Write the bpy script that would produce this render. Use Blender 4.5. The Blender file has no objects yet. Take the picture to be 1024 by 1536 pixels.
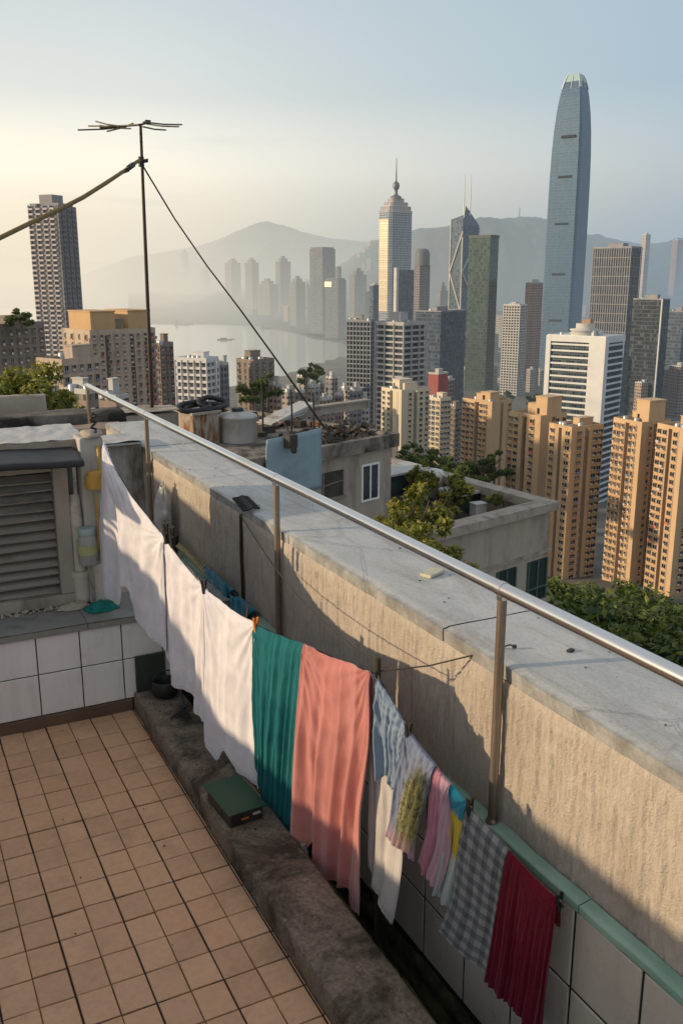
import bpy, math, random
from mathutils import Vector, noise
R = random.Random(7)
rad = math.radians
sc = bpy.context.scene
COL = sc.collection

# ------------------------------------------------------------------ camera
CAM = Vector((0, 0, 2.6))
F, HY, CX, CY = 1380.0, 414.0, 512.0, 768.0
PITCH = math.atan((CY - HY) / F)
YAW = math.atan(717 / math.hypot(F, CY - HY))
FW = Vector((math.sin(YAW) * math.cos(PITCH), math.cos(YAW) * math.cos(PITCH), -math.sin(PITCH)))
RT = Vector((math.cos(YAW), -math.sin(YAW), 0))
UP = RT.cross(FW)
FH = Vector((math.sin(YAW), math.cos(YAW), 0))

def ray(px, py):
    return (FW * F + RT * (px - CX) - UP * (py - CY)).normalized()
def at(px, py, D):
    d = ray(px, py); return CAM + d * (D / d.dot(FH))
def onz(px, py, z):
    d = ray(px, py); return CAM + d * ((z - CAM.z) / d.z)
def onx(px, py, x):
    d = ray(px, py); return CAM + d * (x / d.x)
def ony(px, py, y):
    d = ray(px, py); return CAM + d * (y / d.y)
def azim(px):
    return YAW + math.atan((px - CX) / math.hypot(F, CY - HY))

cam_d = bpy.data.cameras.new('camera')
cam = bpy.data.objects.new('camera', cam_d); COL.objects.link(cam)
cam.location = CAM
cam.rotation_euler = (math.pi / 2 - PITCH, 0, -YAW)
cam_d.sensor_fit = 'VERTICAL'; cam_d.sensor_height = 36
cam_d.lens = F / 1536 * 36
cam_d.clip_start = .05; cam_d.clip_end = 40000
sc.camera = cam

# ------------------------------------------------------------------ mesh helper
class MB:
    def __init__(s): s.v = []; s.f = []; s.m = []; s.uv = []; s.sm = []
    def add(s, vs, fs, mi=0, uvs=None, smooth=False):
        b = len(s.v); s.v += [tuple(p) for p in vs]
        for k, f in enumerate(fs):
            s.f.append([i + b for i in f]); s.m.append(mi); s.sm.append(smooth)
            s.uv.append(uvs[k] if uvs else None)
    def box(s, x0, x1, y0, y1, z0, z1, mi=0):
        v = [(x, y, z) for z in (z0, z1) for y in (y0, y1) for x in (x0, x1)]
        s.add(v, [(0, 2, 3, 1), (4, 5, 7, 6), (0, 1, 5, 4), (2, 6, 7, 3), (0, 4, 6, 2), (1, 3, 7, 5)], mi)
    def obox(s, c, ex, ey, ez, mi=0):
        c, ex, ey, ez = map(Vector, (c, ex, ey, ez))
        v = [c + ex * x + ey * y + ez * z for z in (-1, 1) for y in (-1, 1) for x in (-1, 1)]
        s.add(v, [(0, 2, 3, 1), (4, 5, 7, 6), (0, 1, 5, 4), (2, 6, 7, 3), (0, 4, 6, 2), (1, 3, 7, 5)], mi)
    def tube(s, path, r, n=8, mi=0, cap=True):
        path = [Vector(p) for p in path]; k = len(path)
        rs = r if isinstance(r, (list, tuple)) else [r] * k
        vs = []; a = None
        for i, p in enumerate(path):
            t = (path[min(i + 1, k - 1)] - path[max(i - 1, 0)])
            if t.length < 1e-9: t = Vector((0, 0, 1))
            t.normalize()
            if a is None:
                a = t.orthogonal().normalized()
            else:
                a = (a - t * a.dot(t))
                a = a.normalized() if a.length > 1e-6 else t.orthogonal().normalized()
            b = t.cross(a)
            for j in range(n):
                an = 2 * math.pi * j / n
                vs.append(p + (a * math.cos(an) + b * math.sin(an)) * rs[i])
        fs = [(i * n + j, i * n + (j + 1) % n, (i + 1) * n + (j + 1) % n, (i + 1) * n + j) for i in range(k - 1) for j in range(n)]
        s.add(vs, fs, mi, smooth=True)
        if cap:
            s.add(vs[:n], [tuple(range(n))[::-1]], mi); s.add(vs[-n:], [tuple(range(n))], mi)
    def lathe(s, prof, c, n=20, mi=0, sx=1, sy=1, rot=0, wob=0):
        c = Vector(c); vs = []
        for r, z in prof:
            for j in range(n):
                an = 2 * math.pi * j / n
                x, y = r * sx * math.cos(an), r * sy * math.sin(an)
                if wob: q = 1 + wob * noise.noise(Vector((x * 9 + c.x, y * 9, z * 7))); x *= q; y *= q
                vs.append(c + Vector((x * math.cos(rot) - y * math.sin(rot), x * math.sin(rot) + y * math.cos(rot), z)))
        k = len(prof)
        fs = [(i * n + j, i * n + (j + 1) % n, (i + 1) * n + (j + 1) % n, (i + 1) * n + j) for i in range(k - 1) for j in range(n)]
        s.add(vs, fs, mi, smooth=True)
        s.add(vs[-n:], [tuple(range(n))], mi); s.add(vs[:n], [tuple(range(n))[::-1]], mi)
    def prism(s, poly, z0, z1, mi=0, mtop=None):
        """vertical prism of a counter-clockwise outline; sides get a UV map in metres"""
        n = len(poly); u = 0
        for i in range(n):
            a, b = poly[i], poly[(i + 1) % n]
            L = math.hypot(b[0] - a[0], b[1] - a[1])
            s.add([(a[0], a[1], z0), (b[0], b[1], z0), (b[0], b[1], z1), (a[0], a[1], z1)], [(0, 1, 2, 3)], mi,
                  [[(u, 0), (u + L, 0), (u + L, z1 - z0), (u, z1 - z0)]])
            u += math.ceil(L / 3) * 3 + 3
        mt = mi if mtop is None else mtop
        s.add([(p[0], p[1], z1) for p in poly], [tuple(range(n))], mt)
        s.add([(p[0], p[1], z0) for p in poly], [tuple(range(n))[::-1]], mt)
    def grid(s, fn, nu, nv, mi=0, smooth=True, flip=False):
        vs = [fn(i / nu, j / nv) for j in range(nv + 1) for i in range(nu + 1)]
        w = nu + 1; fs = []; uvs = []
        for j in range(nv):
            for i in range(nu):
                q = (j * w + i, j * w + i + 1, (j + 1) * w + i + 1, (j + 1) * w + i)
                uq = [(i / nu, j / nv), ((i + 1) / nu, j / nv), ((i + 1) / nu, (j + 1) / nv), (i / nu, (j + 1) / nv)]
                if flip: q = q[::-1]; uq = uq[::-1]
                fs.append(q); uvs.append(uq)
        s.add(vs, fs, mi, uvs, smooth)
    def build(s, name, mats, parent=None, local=False, base=None):
        if not isinstance(mats, (list, tuple)): mats = [mats]
        off = Vector((0, 0, 0))
        if parent is None:
            if base is None and not local:
                xs = [p[0] for p in s.v]; ys = [p[1] for p in s.v]; zs = [p[2] for p in s.v]
                base = ((min(xs) + max(xs)) / 2, (min(ys) + max(ys)) / 2, min(zs))
            if base is not None: off = Vector(base)
        elif not local:
            p = parent
            while p: off = off + p.location; p = p.parent
        me = bpy.data.meshes.new(name)
        me.from_pydata([(p[0] - off.x, p[1] - off.y, p[2] - off.z) for p in s.v], [], s.f)
        me.polygons.foreach_set('material_index', s.m)
        me.polygons.foreach_set('use_smooth', s.sm)
        if any(s.uv):
            uvl = me.uv_layers.new(name='UVMap'); fl = []
            for f, uq in zip(s.f, s.uv):
                if uq: 
                    for c in uq: fl += [c[0], c[1]]
                else: fl += [0.0, 0.0] * len(f)
            uvl.data.foreach_set('uv', fl)
        for m in mats: me.materials.append(m)
        o = bpy.data.objects.new(name, me); COL.objects.link(o)
        if parent is not None: o.parent = parent
        elif not local: o.location = off
        return o

def bevel(o, w=.004, seg=2):
    m = o.modifiers.new('bevel', 'BEVEL'); m.width = w; m.segments = seg; m.limit_method = 'ANGLE'; m.angle_limit = rad(40)
    return o
def thing(name, label, cat, loc=(0, 0, 0), rz=0, group=None):
    o = bpy.data.objects.new(name, None); COL.objects.link(o)
    o.location = loc; o.rotation_euler = (0, 0, rz); o.empty_display_size = .2
    return tag(o, label, cat, group)
def tag(o, label, cat, group=None):
    o['label'] = label; o['category'] = cat
    if group: o['group'] = group
    return o
def struct(o, kind='structure'):
    o['kind'] = kind; return o

# ------------------------------------------------------------------ materials
def newmat(name):
    m = bpy.data.materials.new(name); m.use_nodes = True
    nt = m.node_tree; nt.nodes.clear()
    out = nt.nodes.new('ShaderNodeOutputMaterial'); b = nt.nodes.new('ShaderNodeBsdfPrincipled')
    nt.links.new(b.outputs[0], out.inputs[0])
    return m, nt, b
def N(nt, t, props=None, **ins):
    n = nt.nodes.new('ShaderNode' + t)
    for k, v in (props or {}).items(): setattr(n, k, v)
    for k, v in ins.items():
        s = n.inputs[int(k[1:])] if (k[0] == 'i' and k[1:].isdigit()) else n.inputs[k.replace('_', ' ')]
        if isinstance(v, bpy.types.NodeSocket): nt.links.new(v, s)
        else: s.default_value = v
    return n
def MATH(nt, op, a, b=0.0, c=None):
    n = N(nt, 'Math', {'operation': op}, i0=a, i1=b)
    if c is not None: 
        if isinstance(c, bpy.types.NodeSocket): nt.links.new(c, n.inputs[2])
        else: n.inputs[2].default_value = c
    return n.outputs[0]
def RAMP(nt, fac, stops, interp='LINEAR'):
    n = nt.nodes.new('ShaderNodeValToRGB'); nt.links.new(fac, n.inputs[0]); e = n.color_ramp
    e.interpolation = interp
    while len(e.elements) < len(stops): e.elements.new(.5)
    for el, (p, c) in zip(e.elements, stops):
        el.position = p; el.color = (c[0], c[1], c[2], 1) if not isinstance(c, (int, float)) else (c, c, c, 1)
    return n.outputs[0]
def MIX(nt, fac, a, b, mode='MIX'):
    n = nt.nodes.new('ShaderNodeMix'); n.data_type = 'RGBA'; n.blend_type = mode
    for s, v in ((n.inputs[0], fac), (n.inputs[6], a), (n.inputs[7], b)):
        if isinstance(v, bpy.types.NodeSocket): nt.links.new(v, s)
        elif isinstance(v, (int, float)): s.default_value = v
        else: s.default_value = (v[0], v[1], v[2], 1)
    return n.outputs[2]
def c4(c): return (c[0], c[1], c[2], 1)
def NOISE(nt, vec, scale, det=5, rough=.6, dist=0):
    n = N(nt, 'TexNoise', Scale=scale, Detail=det, Roughness=rough, Distortion=dist)
    if vec is not None: nt.links.new(vec, n.inputs['Vector'])
    return n.outputs[0]
def OBJ(nt): return N(nt, 'TexCoord').outputs['Object']
def MAPP(nt, vec, scale=(1, 1, 1), loc=(0, 0, 0), rot=(0, 0, 0)):
    return N(nt, 'Mapping', i0=vec, i1=loc, i2=rot, i3=scale).outputs[0]
def BUMP(nt, b, h, dist=.01, strength=.6, normal=None):
    n = N(nt, 'Bump', Strength=strength, Distance=dist, Height=h)
    if normal is not None: nt.links.new(normal, n.inputs['Normal'])
    nt.links.new(n.outputs[0], b.inputs['Normal']); return n.outputs[0]
def L(nt, a, b): nt.links.new(a, b)

def stained(name, c1, c2, scale=3, rough=.8, bump=.01, bscale=None, metal=0, stain=None, sscale=1.2, sstop=(.5, .68), stretch=(1, 1, 1), spec=.3):
    """base colour varied by noise, optional second stain colour, bump"""
    m, nt, b = newmat(name); v = MAPP(nt, OBJ(nt), stretch)
    n1 = NOISE(nt, v, scale, 6, .65)
    col = RAMP(nt, n1, [(.3, c1), (.7, c2)])
    if stain:
        n2 = NOISE(nt, v, sscale, 8, .7, .4)
        f = RAMP(nt, n2, [(sstop[0], 0), (sstop[1], 1)])
        col = MIX(nt, f, col, stain)
    L(nt, col, b.inputs['Base Color'])
    b.inputs['Metallic'].default_value = metal
    b.inputs['Specular IOR Level'].default_value = spec
    L(nt, RAMP(nt, n1, [(.3, max(0, rough - .1)), (.7, min(1, rough + .1))]), b.inputs['Roughness'])
    if bump: BUMP(nt, b, NOISE(nt, v, bscale or scale * 9, 5, .7), bump)
    return m
def flat(name, c, rough=.6, metal=0, var=.12, scale=6, spec=.4):
    return stained(name, tuple(x * (1 - var) for x in c), tuple(min(1, x * (1 + var)) for x in c), scale, rough, 0.002, metal=metal, spec=spec)

def facade(name, wall, glass, floor=3.0, bay=3.0, wx=(.2, .8), wy=(.3, .8), rough=.25, wallrough=.8, gvar=.6, metal=0.0, lines=None):
    """wall with a grid of windows laid out by the UV map (metres)"""
    m, nt, b = newmat(name)
    uv = N(nt, 'UVMap').outputs[0]
    s = N(nt, 'SeparateXYZ', i0=uv)
    u = MATH(nt, 'DIVIDE', s.outputs[0], bay); v = MATH(nt, 'DIVIDE', s.outputs[1], floor)
    fu = MATH(nt, 'FRACT', u); fv = MATH(nt, 'FRACT', v)
    inu = MATH(nt, 'MULTIPLY', MATH(nt, 'GREATER_THAN', fu, wx[0]), MATH(nt, 'LESS_THAN', fu, wx[1]))
    inv = MATH(nt, 'MULTIPLY', MATH(nt, 'GREATER_THAN', fv, wy[0]), MATH(nt, 'LESS_THAN', fv, wy[1]))
    win = MATH(nt, 'MULTIPLY', inu, inv)
    cell = N(nt, 'CombineXYZ', i0=MATH(nt, 'FLOOR', u), i1=MATH(nt, 'FLOOR', v))
    rnd = N(nt, 'TexWhiteNoise', {'noise_dimensions': '2D'}, i0=cell.outputs[0]).outputs[0]
    n1 = NOISE(nt, OBJ(nt), .05, 6, .7)
    wc = MIX(nt, RAMP(nt, n1, [(.3, 0), (.7, 1)]), tuple(x * .8 for x in wall), tuple(min(1, x * 1.15) for x in wall))
    gc = MIX(nt, MATH(nt, 'MULTIPLY', rnd, gvar), tuple(x * .6 for x in glass), tuple(min(1, x * 1.8 + .02) for x in glass))
    if lines:  # mechanical floors every lines storeys
        fl = MATH(nt, 'FRACT', MATH(nt, 'DIVIDE', MATH(nt, 'FLOOR', v), lines))
        gc = MIX(nt, MATH(nt, 'LESS_THAN', fl, .9 / lines), gc, tuple(x * .25 for x in glass))
    col_r = N(nt, 'TexWhiteNoise', {'noise_dimensions': '1D'}, W=MATH(nt, 'FLOOR', MATH(nt, 'DIVIDE', u, 2.0))).outputs[0]
    row_r = N(nt, 'TexWhiteNoise', {'noise_dimensions': '1D'}, W=MATH(nt, 'ADD', MATH(nt, 'FLOOR', v), 77.3)).outputs[0]
    strk = NOISE(nt, MAPP(nt, OBJ(nt), (.35, .35, .02)), 1.0, 4, .7)
    dirt = MATH(nt, 'ADD', MATH(nt, 'MULTIPLY', col_r, .22), MATH(nt, 'ADD', MATH(nt, 'MULTIPLY', row_r, .14), MATH(nt, 'MULTIPLY', strk, .55)))
    wc = MIX(nt, RAMP(nt, dirt, [(.35, 0), (.75, .6)]), wc, tuple(x * .45 for x in wall))
    gc = MIX(nt, RAMP(nt, MATH(nt, 'ADD', MATH(nt, 'MULTIPLY', rnd, .5), MATH(nt, 'MULTIPLY', strk, .5)), [(.62, 0), (.66, .3)]), gc, (.20, .205, .21)) if gvar > .5 else gc
    L(nt, MIX(nt, win, wc, gc), b.inputs['Base Color'])
    L(nt, MIX(nt, win, (wallrough,) * 3, (rough,) * 3), b.inputs['Roughness'])
    if metal: L(nt, MATH(nt, 'MULTIPLY', win, metal), b.inputs['Metallic'])
    b.inputs['Specular IOR Level'].default_value = .4
    BUMP(nt, b, MATH(nt, 'SUBTRACT', 1.0, win), .3, .5)
    return m

# ------------------------------------------------------------------ light and sky
SUN_AZ, SUN_EL = rad(-72), rad(14)      # azimuth from +Y, clockwise
SUN = Vector((math.sin(SUN_AZ) * math.cos(SUN_EL), math.cos(SUN_AZ) * math.cos(SUN_EL), math.sin(SUN_EL)))
sd = bpy.data.lights.new('sun', 'SUN'); so = bpy.data.objects.new('sun', sd); COL.objects.link(so)
sd.energy = 5.0; sd.angle = rad(1.0); sd.color = (1, .76, .48)
so.rotation_euler = SUN.to_track_quat('Z', 'Y').to_euler(); so.location = (-20, 20, 30)

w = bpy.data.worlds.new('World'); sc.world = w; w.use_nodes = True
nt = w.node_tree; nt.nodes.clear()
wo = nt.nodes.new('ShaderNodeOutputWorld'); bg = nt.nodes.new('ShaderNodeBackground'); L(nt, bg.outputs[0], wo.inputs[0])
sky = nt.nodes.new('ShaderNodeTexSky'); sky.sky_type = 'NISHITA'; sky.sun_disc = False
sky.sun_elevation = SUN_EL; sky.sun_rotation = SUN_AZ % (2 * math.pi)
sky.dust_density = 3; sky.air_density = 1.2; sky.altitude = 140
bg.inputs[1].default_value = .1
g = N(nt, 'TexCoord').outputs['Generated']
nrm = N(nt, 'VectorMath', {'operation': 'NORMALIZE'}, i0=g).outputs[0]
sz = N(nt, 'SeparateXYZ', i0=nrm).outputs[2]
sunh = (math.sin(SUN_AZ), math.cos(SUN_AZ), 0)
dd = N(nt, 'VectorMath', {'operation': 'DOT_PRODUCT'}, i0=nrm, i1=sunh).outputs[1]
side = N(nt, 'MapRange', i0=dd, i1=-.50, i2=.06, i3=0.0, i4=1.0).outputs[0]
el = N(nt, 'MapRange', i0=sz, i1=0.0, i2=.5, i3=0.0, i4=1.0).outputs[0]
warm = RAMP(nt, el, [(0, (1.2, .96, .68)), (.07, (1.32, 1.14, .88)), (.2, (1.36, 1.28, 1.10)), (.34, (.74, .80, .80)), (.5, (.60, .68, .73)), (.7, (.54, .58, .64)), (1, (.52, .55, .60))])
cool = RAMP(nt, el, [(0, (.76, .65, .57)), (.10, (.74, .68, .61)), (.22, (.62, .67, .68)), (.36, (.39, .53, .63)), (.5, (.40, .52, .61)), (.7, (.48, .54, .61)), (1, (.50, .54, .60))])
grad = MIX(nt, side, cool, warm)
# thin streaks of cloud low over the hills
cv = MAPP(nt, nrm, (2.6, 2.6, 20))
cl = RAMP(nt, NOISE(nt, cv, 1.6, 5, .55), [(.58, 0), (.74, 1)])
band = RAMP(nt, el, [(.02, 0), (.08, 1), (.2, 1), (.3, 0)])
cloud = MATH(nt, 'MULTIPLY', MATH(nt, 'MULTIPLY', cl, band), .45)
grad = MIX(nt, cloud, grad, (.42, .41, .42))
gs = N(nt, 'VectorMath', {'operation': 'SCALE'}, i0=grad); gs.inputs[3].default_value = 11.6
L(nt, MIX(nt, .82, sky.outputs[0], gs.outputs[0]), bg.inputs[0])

sc.view_settings.view_transform = 'Standard'; sc.view_settings.look = 'None'; sc.view_settings.exposure = 0
sc.render.engine = 'CYCLES'
sc.cycles.use_denoising = True
sc.cycles.max_bounces = 6; sc.cycles.volume_bounces = 0; sc.cycles.transparent_max_bounces = 6
sc.cycles.sample_clamp_indirect = 4
sc.cycles.volume_max_steps = 256

# haze: a dome of thin absorbing and glowing air, denser near the water, that encloses the whole place
HAZE = True
m = bpy.data.materials.new('hazy_air'); m.use_nodes = True; nt = m.node_tree; nt.nodes.clear()
out = nt.nodes.new('ShaderNodeOutputMaterial')
pos = N(nt, 'NewGeometry').outputs['Position']
zz = N(nt, 'SeparateXYZ', i0=pos).outputs[2]
dens = MATH(nt, 'MULTIPLY', MATH(nt, 'EXPONENT', MATH(nt, 'DIVIDE', MATH(nt, 'ADD', zz, 137.0), -270.0)), 1 / 1080.0)
pr_ = N(nt, 'VectorMath', {'operation': 'LENGTH'}, i0=pos).outputs[1]
dens = MATH(nt, 'MULTIPLY', dens, RAMP(nt, MATH(nt, 'DIVIDE', pr_, 6000.0), [(.04, (.02,) * 3), (.17, (.28,) * 3), (.4, (.70,) * 3), (.68, (1.35,) * 3), (1, (1.5,) * 3)]))
pn = N(nt, 'VectorMath', {'operation': 'NORMALIZE'}, i0=pos).outputs[0]
dd = N(nt, 'VectorMath', {'operation': 'DOT_PRODUCT'}, i0=pn, i1=sunh).outputs[1]
side = N(nt, 'MapRange', i0=dd, i1=-.48, i2=.17, i3=0.0, i4=1.0).outputs[0]
hc = RAMP(nt, side, [(0, (.36, .45, .52)), (.45, (.54, .56, .52)), (.75, (.78, .73, .62)), (1, (.90, .80, .63))])
ab = N(nt, 'VolumeAbsorption', Color=(0, 0, 0, 1), Density=dens)
em = N(nt, 'Emission', Color=hc, Strength=dens)
ad = N(nt, 'AddShader', i0=ab.outputs[0], i1=em.outputs[0])
L(nt, ad.outputs[0], out.inputs['Volume'])
m.cycles.volume_sampling = 'DISTANCE'
m.cycles.volume_step_rate = .16
if HAZE:
    mb = MB(); mb.lathe([(10500, -160), (10500, 900), (9500, 1100), (6000, 1250)], (0, 0, 0), 48)
    o = mb.build('sky', m, local=True); struct(o)
# ------------------------------------------------------------------ water, land, hills
def lerp_tab(tab, x):
    if x <= tab[0][0]: return tab[0][1]
    for (a, va), (b, vb) in zip(tab, tab[1:]):
        if x <= b: return va + (vb - va) * (x - a) / (b - a)
    return tab[-1][1]
def smooth(x): x = max(0, min(1, x)); return x * x * (3 - 2 * x)
WZ = -137.0
GT = [(0, -24), (25, -25), (40, -27), (70, -36), (150, -66), (300, -107), (600, -128), (900, -133), (1300, -134.5), (9000, -134.5)]
def ground_z(D): return lerp_tab(GT, D)
def depth(p): return Vector(p).dot(FH)

m, nt, b = newmat('harbour_water')
b.inputs['Base Color'].default_value = (.40, .41, .37, 1); b.inputs['Roughness'].default_value = .12
b.inputs['Specular IOR Level'].default_value = .5
v = OBJ(nt)
BUMP(nt, b, NOISE(nt, MAPP(nt, v, (.05, .05, 1)), 1.0, 4, .6), .5, .4)
M_WATER = m
mb = MB(); n = 64
mb.add([(11000 * math.cos(2 * math.pi * i / n), 11000 * math.sin(2 * math.pi * i / n), WZ) for i in range(n)], [tuple(range(n))])
struct(mb.build('water', M_WATER, local=True))

m, nt, b = newmat('city_ground')
v = OBJ(nt)
n1 = NOISE(nt, v, .012, 8, .7); n2 = NOISE(nt, v, .07, 6, .7)
col = RAMP(nt, n1, [(.35, (.05, .055, .05)), (.5, (.10, .095, .09)), (.62, (.16, .14, .13)), (.75, (.06, .07, .05))])
col = MIX(nt, .5, col, RAMP(nt, n2, [(.35, (.04, .05, .035)), (.65, (.2, .18, .16))]))
L(nt, col, b.inputs['Base Color']); b.inputs['Roughness'].default_value = .9
M_GROUND = m
m, nt, b = newmat('hill_forest')
v = OBJ(nt)
n1 = NOISE(nt, v, .004, 8, .75); n2 = NOISE(nt, v, .03, 6, .8)
col = RAMP(nt, n1, [(.35, (.03, .045, .05)), (.6, (.055, .075, .075)), (.8, (.09, .10, .095))])
L(nt, MIX(nt, .4, col, RAMP(nt, n2, [(.4, (.02, .03, .02)), (.7, (.10, .11, .08))])), b.inputs['Base Color'])
b.inputs['Roughness'].default_value = .95
BUMP(nt, b, n1, 40, .8)
M_HILL = m

def polar(name, a0, a1, na, rings, fn, mat):
    mb = MB(); vs = []
    for r in rings:
        for i in range(na + 1):
            a = a0 + (a1 - a0) * i / na
            vs.append((r * math.sin(a), r * math.cos(a), fn(a, r)))
    k = na + 1
    fs = [(j * k + i, (j + 1) * k + i, (j + 1) * k + i + 1, j * k + i + 1)[::-1] for j in range(len(rings) - 1) for i in range(na)]
    mb.add(vs, fs, 0, None, True)
    return struct(mb.build(name, mat, local=True))

# our own slope down to the near shore
SH_A = azim(528)
def near_fn(a, r):
    D = r * math.cos(a - YAW) if abs(a - YAW) < 1.2 else r
    z = ground_z(max(D, r * .6)) + 1.5 * noise.noise(Vector((r * math.sin(a) * .02, r * math.cos(a) * .02, 0)))
    shore = lerp_tab([(azim(-200), 1130), (azim(350), 1190), (azim(420), 1330), (azim(480), 1540), (SH_A, 1700), (azim(545), 9000)], a)
    return z if r < shore else z - 12 * smooth((r - shore) / 60)
rings = [9] + [9 + 1.2 ** i for i in range(8, 40) if 9 + 1.2 ** i < 990] + [1000 + 30 * i for i in range(0, 34)]
polar('ground', rad(-70), rad(100), 220, rings, near_fn, M_GROUND)

SHORE = [(azim(-500), 7600), (azim(0), 7400), (azim(117), 7000), (azim(199), 5450), (azim(270), 4400), (azim(375), 2885), (azim(469), 2165), (azim(512), 2030), (azim(540), 1700), (azim(560), 1500)]
def pz(px, py, D): return at(px, py, D).z
RIDGE_L = [(azim(x), pz(x, y, 6400)) for x, y in [(-400, 415), (-100, 420), (60, 428), (110, 418), (150, 403), (200, 385), (250, 378), (300, 370), (330, 360), (360, 346), (385, 337), (402, 333), (425, 339), (450, 349), (500, 359), (545, 363), (580, 368), (620, 380), (700, 395), (1100, 395)]]
RIDGE_R = [(azim(x), pz(x, y, 4300)) for x, y in [(300, 440), (480, 415), (540, 378), (566, 360), (600, 352), (625, 345), (650, 343), (690, 338), (720, 329), (760, 328), (800, 326), (825, 333), (860, 350), (890, 352), (930, 362), (960, 367), (1000, 362), (1050, 350), (1400, 340)]]
RIDGE_F = [(azim(x), pz(x, y, 9000)) for x, y in [(-500, 395), (-100, 383), (20, 384), (60, 388), (110, 391), (180, 395), (400, 400), (1400, 400)]]
def hills(tab, rr, r0, seed, foot=True):
    def fn(a, r):
        D = r * math.cos(a - YAW)
        base = -134.5
        sh = lerp_tab(SHORE, a)
        if r < sh: base = -134.5 - 14 * smooth((sh - r) / 90)
        zr = lerp_tab(tab, a)
        g = smooth((D - r0) / (rr - r0)) if D < rr else 1 - .9 * smooth((D - rr) / 1800)
        rid = noise.fractal(Vector((a * 22 + seed, r * .0012, seed)), .9, 2.1, 5)
        fine = noise.fractal(Vector((a * 120, r * .006, seed)), .9, 2.1, 4)
        h = (zr - base) * g
        top = smooth(1 - abs(D - rr) / 900)
        return base + h * (1 + .35 * rid * g * (1 - g) * 3) + 7 * fine * g * (.5 + .5 * top)
    return fn
polar('hills', rad(-12), rad(66), 420, [1300 + 70 * i for i in range(92)], hills(RIDGE_L, 6400, 3600, 3.1), M_HILL)
polar('hills', rad(14), rad(70), 340, [1750 + 50 * i for i in range(76)], hills(RIDGE_R, 4300, 2300, 9.7), M_HILL)
polar('hills', rad(-20), rad(66), 160, [7400 + 160 * i for i in range(17)], hills(RIDGE_F, 9000, 7500, 5.5), M_HILL)

# ------------------------------------------------------------------ city
roofm = stained('roof_felt', (.22, .2, .18), (.34, .31, .28), .25, .9, 0)
roofdark = stained('roof_dark', (.09, .09, .09), (.16, .15, .14), .25, .9, 0)
dark_glass = flat('dark_glass', (.03, .04, .05), .15, 0, .3, .1, .5)
white_paint = stained('white_render', (.56, .57, .57), (.7, .7, .69), .08, .7, 0)
pale_conc = stained('pale_concrete', (.42, .41, .39), (.55, .53, .5), .1, .8, 0)
grey_conc = stained('grey_concrete', (.22, .22, .23), (.32, .32, .33), .1, .8, 0)
tank_metal = flat('tank_metal', (.4, .42, .43), .4, .5)

def frame(xl, xr, yt, D, s=.5, th=30, zb=None, ybase=None):
    """world place, heading and size of a block whose near corner stands at fraction s of its width"""
    xc = xl + s * (xr - xl)
    pc = at(xc, yt, D)
    Lw = (at(xl, yt, D) - pc).length; Rw = (at(xr, yt, D) - pc).length
    a = azim(xc); r = Vector((math.cos(a), -math.sin(a), 0)); fwd = Vector((math.sin(a), math.cos(a), 0))
    t = rad(th); c, sn = math.cos(t), math.sin(t)
    ex = r * c - fwd * sn; ey = r * sn + fwd * c
    wd = Lw / c if s > .02 else Rw; dp = Rw / sn if (s < .98 and th > 2) else wd * .8
    if s >= .98 or th <= 2: wd = (Lw + Rw) / c; dp = wd * .8
    ctr = pc - ex * wd / 2 + ey * dp / 2
    zb = ground_z(D) - 3 if zb is None else zb
    return Vector((ctr.x, ctr.y, zb)), math.atan2(ex.y, ex.x), wd, dp, pc.z - zb
def rect(w, d, cx=0, cy=0): return [(cx - w / 2, cy - d / 2), (cx + w / 2, cy - d / 2), (cx + w / 2, cy + d / 2), (cx - w / 2, cy + d / 2)]

def roof_junk(root, w, d, h, seed, mat=None, big=1.0):
    """stair head, tank and low parapet standing on a roof"""
    q = random.Random(seed)
    mb = MB()
    t = .4
    for x0, x1, y0, y1 in ((-w / 2, w / 2, -d / 2, -d / 2 + t), (-w / 2, w / 2, d / 2 - t, d / 2), (-w / 2, -w / 2 + t, -d / 2 + t, d / 2 - t), (w / 2 - t, w / 2, -d / 2 + t, d / 2 - t)):
        mb.box(x0, x1, y0, y1, h, h + 1.1)
    mb.build('roof_parapet', mat or pale_conc, root, local=True)
    mb = MB(); ww, dd_ = w * q.uniform(.25, .45), d * q.uniform(.3, .5); cx, cy = q.uniform(-.15, .15) * w, q.uniform(-.1, .2) * d
    hh = q.uniform(2.6, 4.5) * big
    mb.box(cx - ww / 2, cx + ww / 2, cy - dd_ / 2, cy + dd_ / 2, h, h + hh)
    mb.box(cx - ww / 2 - .2, cx + ww / 2 + .2, cy - dd_ / 2 - .2, cy + dd_ / 2 + .2, h + hh, h + hh + .25)
    mb.build('stair_head', mat or pale_conc, root, local=True)
    for k in range(q.randint(2, 4)):
        mb = MB(); x, y = q.uniform(-.4, .4) * w, q.uniform(-.42, .42) * d
        if abs(x - cx) < ww / 2 + 1 and abs(y - cy) < dd_ / 2 + 1: y = -.36 * d
        mb.lathe([(1, h), (1, h + 1.6), (.8, h + 1.9)], (x, y, 0), 10)
        mb.build('water_tank', tank_metal, root, local=True)

def plain_tower(name, label, cat, xl, xr, yt, D, mat, s=.5, th=30, roof=None, junk=True, zb=None, group=None, crown=None, seed=1, jm=None):
    loc, rz, w_, d_, h = frame(xl, xr, yt, D, s, th, zb)
    root = thing(name, label, cat, loc, rz, group)
    mb = MB(); mb.prism(rect(w_, d_), 0, h, 0, 1)
    mb.build('wall', [mat, roof or roofdark], root, local=True)
    if junk: roof_junk(root, w_, d_, h, seed, jm)
    return root, w_, d_, h

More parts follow.
